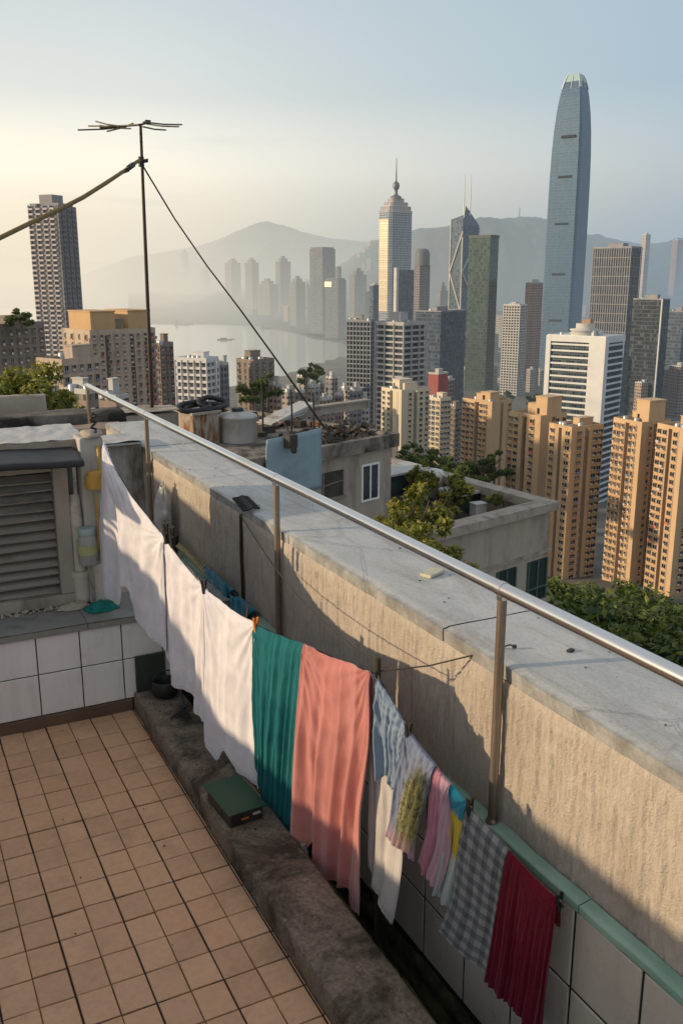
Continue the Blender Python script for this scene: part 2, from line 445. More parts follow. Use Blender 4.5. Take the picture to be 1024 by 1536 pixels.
def banded_tower(name, label, cat, xl, xr, yt, D, s, th, slabm, glassm, fh=3.2, out=.5, fin=4.0, finw=.35, seed=1, slab_h=.9, zb=None, jm=None, big=1, group=None):
    """floor slabs and fins standing proud of a dark recessed wall"""
    loc, rz, w_, d_, h = frame(xl, xr, yt, D, s, th, zb)
    root = thing(name, label, cat, loc, rz, group)
    w2, d2 = w_ - 2 * out, d_ - 2 * out
    mb = MB(); mb.prism(rect(w2, d2), 0, h - .2, 0, 1); mb.build('glass_wall', [glassm, roofdark], root, local=True)
    mb = MB(); k = 0
    while k * fh < h - slab_h:
        z = h - slab_h - k * fh
        mb.box(-w_ / 2, w_ / 2, -d_ / 2, d_ / 2, z, z + slab_h); k += 1
        if k > 60: break
    mb.build('floor_slabs', slabm, root, local=True)
    if fin:
        mb = MB()
        nx = max(2, round(w_ / fin)); ny = max(2, round(d_ / fin))
        for i in range(nx + 1):
            x = -w_ / 2 + w_ * i / nx
            for y in (-d_ / 2 - .03, d_ / 2 + .03): mb.box(x - finw / 2, x + finw / 2, y - out * .5, y + out * .5, max(0, h - k * fh), h - .05)
        for i in range(1, ny):
            y = -d_ / 2 + d_ * i / ny
            for x in (-w_ / 2 - .03, w_ / 2 + .03): mb.box(x - out * .5, x + out * .5, y - finw / 2, y + finw / 2, max(0, h - k * fh), h - .05)
        mb.build('fins', slabm, root, local=True)
    roof_junk(root, w_, d_, h, seed, jm or slabm, big)
    return root, w_, d_, h

# ---- flats with real windows --------------------------------------------------------
glassm = []
for k, c in enumerate([(.02, .025, .03), (.05, .055, .06), (.10, .09, .075)]):
    glassm.append(flat('window_glass', c, .18, 0, .3, .2, .6))
frame_m = flat('window_frame', (.45, .42, .38), .6)
ac_m = flat('air_conditioner', (.55, .52, .48), .6)
cloth_ms = [flat('hung_laundry', c, .9) for c in [(.5, .15, .12), (.5, .5, .52), (.15, .25, .4)]]
def window_mesh(kind, w_, h_, wallm, gm):
    """one window facing -Y: glass, frame, sill slab, hood; the origin at the middle of its foot on the wall"""
    mb = MB()
    mb.box(-w_ / 2, w_ / 2, -.03, 0, 0, h_, 0)
    mb.box(-w_ / 2 - .12, w_ / 2 + .12, -.5, 0, -.22, -.003, 1)
    mb.box(-w_ / 2 - .12, w_ / 2 + .12, -.42, 0, h_ + .003, h_ + .2, 1)
    mb.box(-.04, .04, -.07, -.03, .002, h_ - .002, 2)
    for x in (-w_ / 2 - .1, w_ / 2 + .0): mb.box(x, x + .1, -.28 if kind else -.1, -.001, .001, h_ - .001, 1 if kind else 2)
    if kind == 1: mb.box(-w_ / 2 + .1, -w_ / 2 + .85, -.62, -.08, -.0, .5, 3)
    if kind == 2:
        mb.box(-w_ / 2, w_ / 2, -.95, -.5, -.2, -.12, 1)
        for i in range(5): mb.box(-w_ / 2 + i * w_ / 4 - .03, -w_ / 2 + i * w_ / 4 + .03, -.95, -.9, -.12, .75, 2)
        mb.box(-w_ / 2 - .03, w_ / 2 + .03, -.96, -.89, .75, .82, 2)
    if kind == 3: mb.box(-w_ / 2 + .2, w_ / 2 - .3, -.8, -.75, -.55, .25, 4)
    return mb, [gm, wallm, frame_m, ac_m, R.choice(cloth_ms)]
def flats_tower(name, label, cat, xl, xr, yt, D, s, th, wallm, fh=2.8, bays=(5, 4), seed=1, notch=True, roofbox=None, zb=None, roofm_=None, wsize=2.3, cap=100, strip=True, group=None):
    loc, rz, w_, d_, h = frame(xl, xr, yt, D, s, th, zb)
    root = thing(name, label, cat, loc, rz, group)
    q = random.Random(seed)
    W, Dp = w_ / 2, d_ / 2
    mb = MB()
    nd = 2.2
    if notch:  # re-entrant light wells in the middle of each long side
        a0, a1 = -W * .12, W * .14; b0, b1 = -Dp * .14, Dp * .12
        poly = [(-W, -Dp), (a0, -Dp), (a0, -Dp + nd), (a1, -Dp + nd), (a1, -Dp), (W, -Dp), (W, b0), (W - nd, b0), (W - nd, b1), (W, b1), (W, Dp), (-W, Dp)]
    else:
        poly = rect(w_, d_)
        a0 = a1 = b0 = b1 = 1e9
    mb.prism(poly, 0, h, 0, 1)
    mb.build('wall', [wallm, roofm_ or roofm], root, local=True)
    nf = int((h - 1.5) / fh)
    spots = []
    for face, half, nb in (('f', W, bays[0]), ('r', Dp, bays[1])):
        lo, hi = (a0, a1) if face == 'f' else (b0, b1)
        for i in range(nb):
            c = -half + (i + .5) * 2 * half / nb
            if lo - 1.0 < c < hi + 1.0: c = (lo + hi) / 2; deep = nd
            else: deep = 0
            if strip and i == (0 if face == 'r' else nb - 1) and nb > 3: continue
            kk = q.choice([0, 1, 1, 2, 3])
            for f in range(nf):
                z = h - 1.9 - fh * f - .3
                if z < 1: break
                k = kk if q.random() < .75 else q.choice([0, 1, 3])
                spots.append((face, c, deep, z, k))
    ws = min(wsize, 2 * W / bays[0] - .7)
    protos = [window_mesh(k, ws, 1.45, wallm, glassm[k % 3]) for k in range(4)]
    meshes = {}
    rest = MB(); restm = protos[0][1]
    spots.sort(key=lambda t: -t[3])
    for n_, (face, c, deep, z, k) in enumerate(spots):
        rot = 0 if face == 'f' else math.pi / 2
        pos = (c, -Dp + deep, z) if face == 'f' else (W - deep, c, z)
        if n_ < cap:
            if k not in meshes:
                o = protos[k][0].build('window', protos[k][1], root, local=True); meshes[k] = o.data
            else:
                o = bpy.data.objects.new('window', meshes[k]); COL.objects.link(o); o.parent = root
            o.location = pos; o.rotation_euler = (0, 0, rot)
        else:
            p = protos[k][0]; cs, sn = math.cos(rot), math.sin(rot); b0_ = len(rest.v)
            rest.v += [(x * cs - y * sn + pos[0], x * sn + y * cs + pos[1], zz + pos[2]) for x, y, zz in p.v]
            rest.f += [[i + b0_ for i in f] for f in p.f]; rest.m += p.m; rest.uv += p.uv; rest.sm += p.sm
    if rest.v: struct(rest.build('windows', restm, root, local=True), 'stuff')
    # string courses and corner drain pipes
    mb = MB()
    for x, y in ((a0 if notch else -W * .1, -Dp - .08), (W + .08, (b0 if notch else 0) + .4), (W * .62, -Dp - .08)):
        mb.tube([(x, y, 0), (x, y, h)], .08, 6)
    mb.build('drain_pipe', frame_m, root, local=True)
    roof_junk(root, w_, d_, h, seed + 3, wallm)
    if roofbox:
        fx0, fx1, fy0, fy1, hh = roofbox
        mb = MB(); mb.box(fx0 * W, fx1 * W, fy0 * Dp, fy1 * Dp, h + .02, h + hh); 
        mb.box(fx0 * W - .25, fx1 * W + .25, fy0 * Dp - .25, fy1 * Dp + .25, h + hh, h + hh + .4)
        mb.box((fx0 + .1) * W, (fx0 + .25) * W, fy0 * Dp - .04, fy0 * Dp, h + 1, h + 3.2, 1)
        mb.build('lift_house', [wallm, glassm[0]], root, local=True)
    return root, w_, d_, h

ochre = stained('ochre_tile_wall', (.47, .32, .185), (.57, .40, .24), .12, .7, .002, stain=(.32, .22, .14), sscale=.15, sstop=(.56, .75), stretch=(1, 1, .25))
sandy = stained('sandy_tile_wall', (.47, .32, .19), (.58, .41, .25), .12, .7, .002, stain=(.34, .27, .2), sscale=.15, sstop=(.56, .75), stretch=(1, 1, .25))
creamy = stained('cream_tile_wall', (.55, .48, .36), (.66, .58, .46), .12, .7, .002, stain=(.4, .36, .3), sscale=.15, sstop=(.6, .8), stretch=(1, 1, .25))
tanny = stained('tan_render', (.42, .33, .26), (.52, .43, .34), .10, .85, .004, stain=(.16, .14, .125), sscale=.12, sstop=(.5, .7), stretch=(1, 1, .2))
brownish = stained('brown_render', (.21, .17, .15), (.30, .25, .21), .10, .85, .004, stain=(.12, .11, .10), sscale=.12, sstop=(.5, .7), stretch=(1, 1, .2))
pinkish = facade('pink_flats', (.36, .24, .2), (.08, .07, .07), 3, 2.6, (.25, .8), (.3, .75))

SG = 'sunlit yellow housing towers'
flats_tower('apartment_tower', 'ochre housing tower with a blank corner strip, before the white hotel', 'apartment tower', 823, 904, 645, 330, .42, 47, ochre, 2.75, (3, 6), 11, True, None, group=SG)
flats_tower('apartment_tower', 'ochre housing tower with a square lift house on its roof, left behind the blank-cornered one', 'apartment tower', 762, 850, 628, 352, .55, 40, ochre, 2.75, (6, 4), 12, True, (.25, .95, -.5, .6, 7.5), group=SG)
flats_tower('apartment_tower', 'sandy housing tower with a tall yellow lift house, right of the white hotel', 'apartment tower', 920, 1004, 638, 318, .5, 45, sandy, 2.7, (7, 5), 13, True, (.1, .98, -.55, .55, 8), group=SG)
flats_tower('apartment_tower', 'sandy housing tower cut off by the right edge of the view', 'apartment tower', 986, 1085, 648, 300, .40, 50, sandy, 2.7, (5, 7), 14, True, None, group=SG)
flats_tower('apartment_tower', 'shorter golden housing block with stepped roof boxes, left of the lift-house tower', 'apartment tower', 692, 768, 606, 440, .6, 42, sandy, 2.8, (7, 4), 15, True, (.0, .6, -.6, .3, 4.5), group=SG)
flats_tower('apartment_tower', 'cream apartment slab with rows of dark windows behind the old roof house', 'apartment tower', 571, 645, 588, 470, .42, 50, creamy, 2.8, (4, 5), 16, True, (-.6, .1, -.5, .4, 5), wsize=1.9)
flats_tower('apartment_tower', 'narrow beige block between the cream slab and the golden block', 'apartment tower', 640, 676, 600, 500, .55, 45, creamy, 2.9, (3, 3), 17, False, None)
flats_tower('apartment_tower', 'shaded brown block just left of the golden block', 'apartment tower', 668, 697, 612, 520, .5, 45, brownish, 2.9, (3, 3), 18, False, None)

# white hotel
bluegl = facade('hotel_glass', (.10, .13, .15), (.035, .055, .075), 3.4, 1.6, (.08, .92), (.1, .9), .12)
root, w_, d_, h = banded_tower('hotel_tower', 'white slab hotel with curved white floor bands and a rooftop drum', 'tower', 820, 937, 508, 500, .75, 24, white_paint, bluegl, 3.5, .7, 0, seed=21, slab_h=1.0)
mb = MB(); mb.box(w_ / 2 - 9, w_ / 2 + .35, -d_ / 2 - .5, -d_ / 2 + 4, 0, h + .6); mb.box(-w_ / 2 - .4, -w_ / 2 + 2.4, -d_ / 2 - .5, d_ / 2 + .3, 0, h + .6)
mb.build('white_pier', white_paint, root, local=True)
mb = MB(); mb.box(-w_ / 2 - .3, w_ / 2 + .2, -d_ / 2 - .4, d_ / 2 + .2, h - 2.6, h + .55); mb.build('roof_band', white_paint, root, local=True)
mb = MB(); mb.lathe([(7.5, h), (7.5, h + 3.0), (8.2, h + 3.2), (8.2, h + 3.9), (5, h + 4.1), (5, h + 7.0)], (-1, 0, 0), 24); mb.build('roof_drum', pale_conc, root, local=True)
mb = MB(); mb.box(-2.5, 2.5, -1.5, 2, h + 7.0, h + 9.4); mb.build('plant_box', flat('rusty_plant', (.3, .2, .14)), root, local=True)

# left edge tower
purple = facade('dark_flats', (.24, .24, .26), (.06, .06, .075), 2.9, 2.4, (.2, .8), (.28, .8))
root, w_, d_, h = plain_tower('apartment_tower', 'tall dark apartment tower with pale balcony columns, alone by the harbour at left', 'apartment tower', 43, 114, 308, 560, purple, .62, 38, junk=False)
balc = stained('pale_balcony', (.46, .42, .42), (.58, .54, .54), .2, .8, 0)
for fx in (-.78, -.3, .18, .62):
    mb = MB()
    for k in range(int(h / 2.9)):
        z = h - 2.2 - k * 2.9
        mb.box(fx * w_ / 2 - 1.5, fx * w_ / 2 + 1.5, -d_ / 2 - 1.0, -d_ / 2, z, z + 1.05)
        mb.box(fx * w_ / 2 - 1.7, fx * w_ / 2 - 1.4, -d_ / 2 - 1.1, -d_ / 2, z + 1.05, z + 2.9)
    mb.build('balcony_column', balc, root, local=True)
for fy in (-.55, 0, .55):
    mb = MB()
    for k in range(int(h / 2.9)):
        z = h - 2.2 - k * 2.9; mb.box(w_ / 2, w_ / 2 + .25, fy * d_ / 2 - .3, fy * d_ / 2 + .3, z + 1.0, z + 2.9); mb.box(w_ / 2, w_ / 2 + .8, fy * d_ / 2 - 1.2, fy * d_ / 2 + 1.2, z, z + 1.0)
    mb.build('balcony_column', flat('grey_balcony', (.2, .19, .22), .8), root, local=True)
mb = MB(); mb.box(-.22 * w_, .2 * w_, -.3 * d_, .3 * d_, h, h + 6.5); mb.build('lift_house', grey_conc, root, local=True)
mb = MB()
for fx in (-.38, .34): mb.box(fx * w_ - 2.5, fx * w_ + 2.5, -.4 * d_, .4 * d_, h, h + 1.6)
mb.build('roof_step', grey_conc, root, local=True)

# tan block with two golden roof rooms
root, w_, d_, h = flats_tower('old_apartment_block', 'long tan block with two golden roof rooms, left of the mast', 'apartment block', 92, 235, 500, 330, .30, 62, tanny, 3.0, (4, 9), 31, False, None, wsize=1.2, strip=False)
gold = stained('golden_render', (.46, .30, .155), (.54, .37, .20), .2, .8, 0)
for y0, y1 in ((-.46, -.10), (.10, .44)):
    mb = MB(); mb.box(-.30 * w_, .46 * w_, y0 * d_, y1 * d_, h, h + 7.2); mb.box(-.30 * w_ - .3, .46 * w_ + .3, y0 * d_ - .3, y1 * d_ + .3, h + 7.2, h + 7.6)
    mb.build('roof_room', gold, root, local=True)
dk = stained('well_shade', (.07, .06, .055), (.11, .1, .09), .3, .9, 0)
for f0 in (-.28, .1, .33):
    mb = MB(); mb.box(w_ / 2, w_ / 2 + .12, f0 * d_, (f0 + .055) * d_, 0, h - 1); mb.build('well_shade_strip', dk, root, local=True)  # raised dark strip, the shade of a recess put into its colour
mb = MB()
for k in range(10):
    z = h - 3 - 3 * k; mb.box(w_ / 2, w_ / 2 + .3, .40 * d_, .42 * d_, z + 1.0, z + 3.0); mb.box(w_ / 2, w_ / 2 + 1.5, .40 * d_, .49 * d_, z, z + 1.0)
mb.build('balcony_column', flat('red_balcony', (.34, .2, .17)), root, local=True)
flats_tower('old_apartment_block', 'grey weathered block below the lone tower at the left edge', 'apartment block', -60, 66, 492, 300, .35, 55, brownish, 3.1, (4, 7), 32, False, None, wsize=1.3, strip=False)
flats_tower('old_apartment_block', 'low stained block in front of the tan block, left of the railing end', 'apartment block', 55, 150, 545, 250, .4, 50, tanny, 3.1, (4, 5), 33, False, None, wsize=1.4, strip=False)
flats_tower('old_apartment_block', 'narrow grey block right behind the mast', 'apartment block', 226, 260, 518, 380, .4, 50, brownish, 3.0, (2, 3), 34, False, None, wsize=1.4, strip=False)
banded_tower('mid_rise_block', 'white banded mid-rise near the water, right of the mast', 'apartment block', 262, 328, 541, 410, .72, 30, white_paint, purple, 3.0, .8, 3.2, .3, seed=35, slab_h=1.1)
plain_tower('mid_rise_block', 'dark grey slab against the right side of the white banded mid-rise', 'apartment block', 325, 343, 548, 425, purple, .5, 40, seed=36)
flats_tower('old_apartment_block', 'brown old block with a tree before it, under the guy wire', 'apartment block', 354, 412, 543, 430, .45, 48, brownish, 3.0, (3, 3), 37, False, None, wsize=1.5, strip=False)

# middle towers
gridw = stained('grid_frame_grey', (.24, .26, .30), (.31, .33, .37), .1, .8, 0)
banded_tower('grid_tower', 'dark office tower with a tight pale grid, left of the white banded tower', 'tower', 519, 562, 482, 620, .85, 25, gridw, dark_glass, 3.1, .35, 2.6, .45, seed=41, slab_h=.8, jm=grey_conc)
banded_tower('banded_tower', 'pale grey office tower with open balcony floors in the middle distance', 'tower', 562, 641, 486, 580, .55, 40, stained('office_concrete', (.33, .33, .34), (.42, .42, .42), .1, .8, 0), bluegl, 3.6, 1.2, 7, .5, seed=42, slab_h=1.2, big=1.6)
slate = facade('slate_glass', (.06, .09, .13), (.045, .07, .105), 3.6, 2.2, (.08, .94), (.12, .9), .15, .4)
plain_tower('office_block', 'wide slate blue office block behind the white banded tower', 'office block', 622, 700, 468, 850, slate, .5, 30, seed=43, jm=grey_conc)
redm = stained('red_building', (.26, .08, .08), (.34, .12, .11), .1, .8, 0)
plain_tower('red_block', 'small red building low behind the cream slab', 'building', 642, 672, 562, 560, redm, .5, 35, seed=44)

# tall tower with spherical finial; sun on one face put into its gold colour
cp = facade('office_stripes', (.34, .37, .41), (.07, .11, .16), 3.6, 3.2, (.12, .8), (.2, .85), .15, .5)
gl = facade('sunlit_glass', (.62, .52, .36), (.85, .72, .52), 3.6, 40, (.01, .99), (.14, .92), .30, .35, .15, .85)
loc, rz, w_, d_, h = frame(566, 621, 318, 1500, .36, 47)
root = thing('skyscraper', 'tallest central tower, stepped crown with a ball finial and one golden sunlit face', 'skyscraper', loc, rz)
mb = MB(); c_ = 4
poly = [(-w_ / 2 + c_, -d_ / 2), (w_ / 2 - c_, -d_ / 2), (w_ / 2, -d_ / 2 + c_), (w_ / 2, d_ / 2 - c_), (w_ / 2 - c_, d_ / 2), (-w_ / 2 + c_, d_ / 2), (-w_ / 2, d_ / 2 - c_), (-w_ / 2, -d_ / 2 + c_)]
mb.prism(poly, 0, h, 0, 1); mb.build('wall', [cp, roofm], root, local=True)
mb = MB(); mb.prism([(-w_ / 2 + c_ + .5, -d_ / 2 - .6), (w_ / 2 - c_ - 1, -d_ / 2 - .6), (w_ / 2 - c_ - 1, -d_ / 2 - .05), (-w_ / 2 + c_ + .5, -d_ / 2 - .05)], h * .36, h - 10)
mb.build('sunlit_face', gl, root, local=True)
mb = MB()
for sc_, z0, z1 in ((1.02, h, h + 3), (.93, h + 3, h + 10), (.74, h + 10, h + 16), (.5, h + 16, h + 22)):
    mb.prism([(x * sc_, y * sc_) for x, y in poly], z0, z1, 0, 1)
mb.build('crown', [facade('crown_stone', (.50, .48, .45), (.16, .17, .19), 9, 4, (.2, .7), (.15, .7)), roofm], root, local=True)
mb = MB(); mb.lathe([(9, h + 22), (8.5, h + 25), (4, h + 27), (2.6, h + 29), (2.4, h + 34), (4.5, h + 37), (5.5, h + 41), (4.5, h + 45), (1.2, h + 48), (.5, h + 82)], (0, 0, 0), 14)
mb.build('spire', flat('spire_dark', (.14, .14, .15), .4, .3), root, local=True)
navy = facade('navy_glass', (.07, .10, .14), (.06, .09, .13), 3.6, 2.5, (.06, .94), (.1, .92), .15, .4)
root, w_, d_, h = plain_tower('office_tower', 'blue glass tower with a pale edge, standing before the central tower', 'office tower', 591, 621, 405, 1250, navy, .12, 62, junk=False)
mb = MB(); mb.box(-w_ / 2, w_ / 2 + .4, -d_ / 2 - .5, -d_ / 2 + 3, h * .05, h + 3); mb.build('pale_edge', pale_conc, root, local=True)
plain_tower('office_tower', 'narrow dark tower hugging the left foot of the central tower', 'office tower', 554, 568, 428, 1300, navy, .4, 45, seed=46)
root, w_, d_, h = plain_tower('office_tower', 'brown grey tower with a round-topped core, right of the central tower', 'office tower', 621, 645, 398, 1400, facade('brown_office', (.22, .2, .19), (.07, .07, .08), 3.6, 3, (.15, .85), (.3, .85)), .35, 50, junk=False)
mb = MB(); mb.lathe([(11, h), (11, h + 17), (9, h + 22), (5, h + 24)], (0, 0, 0), 20); mb.build('round_core', flat('core_dark', (.13, .13, .14)), root, local=True)
plain_tower('office_tower', 'pale office tower in the haze just right of the round-topped one', 'office tower', 640, 662, 470, 1700, slate, .4, 45, seed=47)

# tower of triangular prisms with twin masts
prism_gl = facade('prism_glass', (.10, .135, .175), (.11, .15, .195), 3.8, 3, (.06, .94), (.1, .92), .15, .3, .5, .2)
loc, rz, w_, d_, h = frame(677, 719, 318, 1230, .42, 45)
root = thing('skyscraper', 'faceted glass tower with white diagonal braces and twin masts', 'skyscraper', loc, rz)
W, Dp = w_ / 2, d_ / 2
def tri(mb, poly, z1, z2, apex):
    n = len(poly)
    for i in range(n):
        a, b = poly[i], poly[(i + 1) % n]; Lh = math.hypot(b[0] - a[0], b[1] - a[1])
        mb.add([(a[0], a[1], 0), (b[0], b[1], 0), (b[0], b[1], z2 if (i + 1) % n == apex else z1), (a[0], a[1], z2 if i == apex else z1)], [(0, 1, 2, 3)], 0, [[(0, 0), (Lh, 0), (Lh, z2 if (i + 1) % n == apex else z1), (0, z2 if i == apex else z1)]])
    mb.add([(p[0], p[1], z2 if i == apex else z1) for i, p in enumerate(poly)], [tuple(range(n))], 0)
shaft = MB()
tri(shaft, [(-W, -Dp), (W, -Dp), (0, 0)], h * .96, h * .99, 2)
tri(shaft, [(W, -Dp), (W, Dp), (0, 0)], h * .93, h * 1.04, 2)
tri(shaft, [(W, Dp), (-W, Dp), (0, 0)], h * .92, h * 1.04, 2)
tri(shaft, [(-W, Dp), (-W, -Dp), (0, 0)], h * .95, h * .99, 2)
shaft.build('wall', prism_gl, root, local=True)
mb = MB(); n_ = 4; hh = h * .88 / n_
for k in range(n_):
    z0, z1 = k * hh, (k + 1) * hh
    for (a, b) in (((-W, -Dp), (W, -Dp)), ((W, -Dp), (W, Dp))):
        nx, ny = (0, -.6) if a[1] == b[1] else (.6, 0)
        if z1 < h * (.99):
            p, q_ = (a, b) if k % 2 else (b, a)
            mb.tube([(p[0] + nx, p[1] + ny, z0), (q_[0] + nx, q_[1] + ny, z1)], 1.2, 4)
for x, y, zt in ((-W, -Dp, .96), (W, -Dp, .86), (W, Dp, .92)): mb.tube([(x * 1.02, y * 1.02, 0), (x * 1.02, y * 1.02, h * zt)], 1.0, 4)
mb.tube([(W, -Dp - .6, h * .88), (0, -.6, h * 1.04)], 1.0, 4); mb.tube([(-W, -Dp - .6, h * .96), (0, -.6, h * .99)], 1.0, 4)
mb.build('diagonal_brace', pale_conc, root, local=True)
for x, y in ((-W * .32, 0), (W * .45, 3)):
    mb = MB(); mb.tube([(x, y, h * .9), (x, y, h * 1.08), (x, y, h * 1.22)], [1.0, .8, .35], 8); mb.build('mast', white_paint, root, local=True)

greeng = facade('green_mirror_glass', (.055, .08, .07), (.08, .115, .10), 3.7, 2.4, (.05, .95), (.06, .94), .12, .3, .5, .55)
root, w_, d_, h = plain_tower('office_tower', 'green mirrored glass tower right of the faceted one', 'office tower', 703, 748, 354, 1130, greeng, .72, 30, junk=False)
mb = MB(); mb.prism(rect(w_ + .8, d_ + .8), h - 2, h + 1.5, 0); mb.build('roof_band', flat('dark_band', (.06, .08, .07)), root, local=True)
banded_tower('grid_tower', 'pale gridded residential tower between the green glass tower and the pink one', 'tower', 755, 790, 458, 1080, .7, 30, pale_conc, dark_glass, 3.1, .5, 3.4, 1.0, seed=51, slab_h=1.2)
root, w_, d_, h = plain_tower('apartment_tower', 'slim pink brown tower close to the left side of the tallest skyscraper', 'apartment tower', 788, 814, 425, 1150, pinkish, .45, 45, seed=52)
banded_tower('grid_tower', 'grey ribbed office tower behind the white hotel, right of the tallest skyscraper', 'tower', 890, 962, 371, 930, .78, 28, grey_conc, facade('ribbed_glass', (.09, .11, .135), (.045, .06, .085), 3.4, 1.6), 9.0, .5, 2.6, .7, seed=53, slab_h=.7)
root, w_, d_, h = plain_tower('office_tower', 'black glass office block with a thin white edge, right of the hotel', 'office tower', 950, 1004, 450, 860, facade('black_glass', (.035, .045, .055), (.025, .035, .045), 3.6, 2, (.06, .94), (.1, .92), .15, .4), .78, 28, seed=54, jm=grey_conc)
mb = MB(); mb.box(w_ / 2 - .2, w_ / 2 + .8, -d_ / 2 - .6, -d_ / 2 + .8, 0, h + 1); mb.build('white_edge', white_paint, root, local=True)
plain_tower('office_tower', 'dark blue block at the right edge beyond the black glass block', 'office tower', 990, 1060, 468, 1000, slate, .5, 30, seed=55, jm=grey_conc)
plain_tower('apartment_tower', 'pale slender tower on the hillside at far right', 'apartment tower', 962, 975, 352, 2100, facade('pale_flats', (.5, .46, .42), (.2, .2, .2), 3, 3), .5, 40, zb=-120, seed=56)
plain_tower('apartment_tower', 'dim tower on the ridge by the right edge', 'apartment tower', 1008, 1024, 360, 3000, pinkish, .5, 40, zb=-120, seed=57)

# tallest skyscraper: tapering shaft with rounded claw crown
ifcm = facade('silver_glass', (.10, .185, .28), (.095, .175, .27), 4.2, 1.5, (.1, .9), (.12, .95), .35, .4, .15, .2)
D = 1380; loc, rz, w_, d_, h = frame(814, 872, 106, D, .74, 22)
loc2, rz, w_, d_, h2 = frame(826, 884, 250, D, .72, 22)
root = thing('skyscraper', 'tallest slender blue grey skyscraper with a tapered rounded top at right', 'skyscraper', (loc2.x, loc2.y, ground_z(D) - 3), rz)
prof = [(0, 1.09), (.30, 1.10), (.50, 1.10), (.66, 1.08), (.75, 1.04), (.82, .98), (.88, .89), (.93, .77), (.96, .66), (.975, .58)]
mb = MB()
def oct_(k, c=.13): return [(-w_ / 2 * k * (1 - c), -d_ / 2 * k), (w_ / 2 * k * (1 - c), -d_ / 2 * k), (w_ / 2 * k, -d_ / 2 * k * (1 - c)), (w_ / 2 * k, d_ / 2 * k * (1 - c)), (w_ / 2 * k * (1 - c), d_ / 2 * k), (-w_ / 2 * k * (1 - c), d_ / 2 * k), (-w_ / 2 * k, d_ / 2 * k * (1 - c)), (-w_ / 2 * k, -d_ / 2 * k * (1 - c))]
for (t0, k0), (t1, k1) in zip(prof, prof[1:]):
    p0, p1 = oct_(k0), oct_(k1); u = 0
    for i in range(8):
        j = (i + 1) % 8; a, b, c_, d2 = p0[i], p0[j], p1[j], p1[i]; Lh = math.hypot(b[0] - a[0], b[1] - a[1])
        mb.add([(a[0], a[1], t0 * h), (b[0], b[1], t0 * h), (c_[0], c_[1], t1 * h), (d2[0], d2[1], t1 * h)], [(0, 1, 2, 3)], 0, [[(u, t0 * h), (u + Lh, t0 * h), (u + Lh, t1 * h), (u, t1 * h)]])
        u += math.ceil(Lh / 1.5) * 1.5
mb.add([(p[0], p[1], prof[-1][0] * h) for p in oct_(prof[-1][1])], [tuple(range(8))], 0)
mb.build('wall', ifcm, root, local=True)
vent_m = flat('vent_dark', (.02, .025, .03), .8)
for fx, ft in ((.05, .205), (.02, .335), (.0, .49), (-.02, .66), (-.03, .82)):
    mb = MB(); z = h * (1 - ft) ; mb.box(fx * w_ - w_ * .22, fx * w_ + w_ * .26, -d_ / 2 * 1.115, -d_ / 2 * .9, z, z + 3.2)
    mb.build('vent_band', vent_m, root, local=True)
mb = MB()
for i in range(8):   # curved crown ribs
    for f in (0, .5):
        ps = []
        for t, k in ((.955, .70), (.968, .64), (.98, .57), (.99, .50), (1.0, .41)):
            a = oct_(k); p = Vector(a[i]).lerp(Vector(a[(i + 1) % 8]), f); ps.append((p.x, p.y, t * h))
        mb.tube(ps, .6, 4)
mb.build('crown_rib', flat('crown_rib', (.55, .6, .6), .4, .3), root, local=True)
mb = MB(); p0, p1 = oct_(.575), oct_(.42)
for i in range(8):
    j = (i + 1) % 8; mb.add([(*p0[i], .976 * h), (*p0[j], .976 * h), (*p1[j], 1.0 * h), (*p1[i], 1.0 * h)], [(0, 1, 2, 3)])
mb.add([(*p, h) for p in p1], [tuple(range(8))])
mb.build('crown_glass', flat('crown_glass', (.35, .48, .46), .3, .2), root, local=True)

# far shore towers, hazy
far1 = facade('far_flats', (.26, .25, .25), (.10, .11, .12), 3.2, 3, (.2, .8), (.3, .8))
far2 = facade('far_office', (.14, .15, .17), (.08, .09, .11), 3.6, 3, (.1, .9), (.2, .9), .2, .6)
FAR = [(270, 283, 373, 4700, far1, 'slim hazy tower farthest left on the far shore'), (337, 361, 388, 3500, far1, 'hazy stepped tower left of its shorter twin on the far shore'),
       (367, 388, 388, 3150, far1, 'hazy stepped tower, right one of the twins on the far shore'), (385, 417, 420, 2880, far1, 'squat hazy block at the waterline, before the tall towers'),
       (413, 436, 386, 2950, far1, 'tall hazy tower with notched top, behind the squat waterline block'), (434, 458, 417, 2560, far1, 'hazy tower with a small pointed roof at the waterline'),
       (464, 503, 373, 2280, far2, 'dark slab tower, tallest on the far shore'), (487, 519, 420, 2120, far2, 'dark tower with a glinting top corner by the water'),
       (524, 550, 406, 2400, far1, 'pale hazy tower between the glinting tower and the central tower'), (503, 512, 402, 2500, far2, 'thin dark tower wedged behind the glinting tower'),
       (455, 466, 425, 2700, far1, 'thin pale tower left of the dark slab tower'), (548, 560, 440, 2300, far2, 'low dark tower at the left foot of the central tower in the haze'),
       (655, 672, 430, 1900, far1, 'pale tower in the haze left of the faceted tower'), (300, 316, 398, 4300, far1, 'faint block between the slim tower and the stepped twins'),
       (252, 264, 402, 5000, far1, 'faintest low tower at the left end of the far shore')]
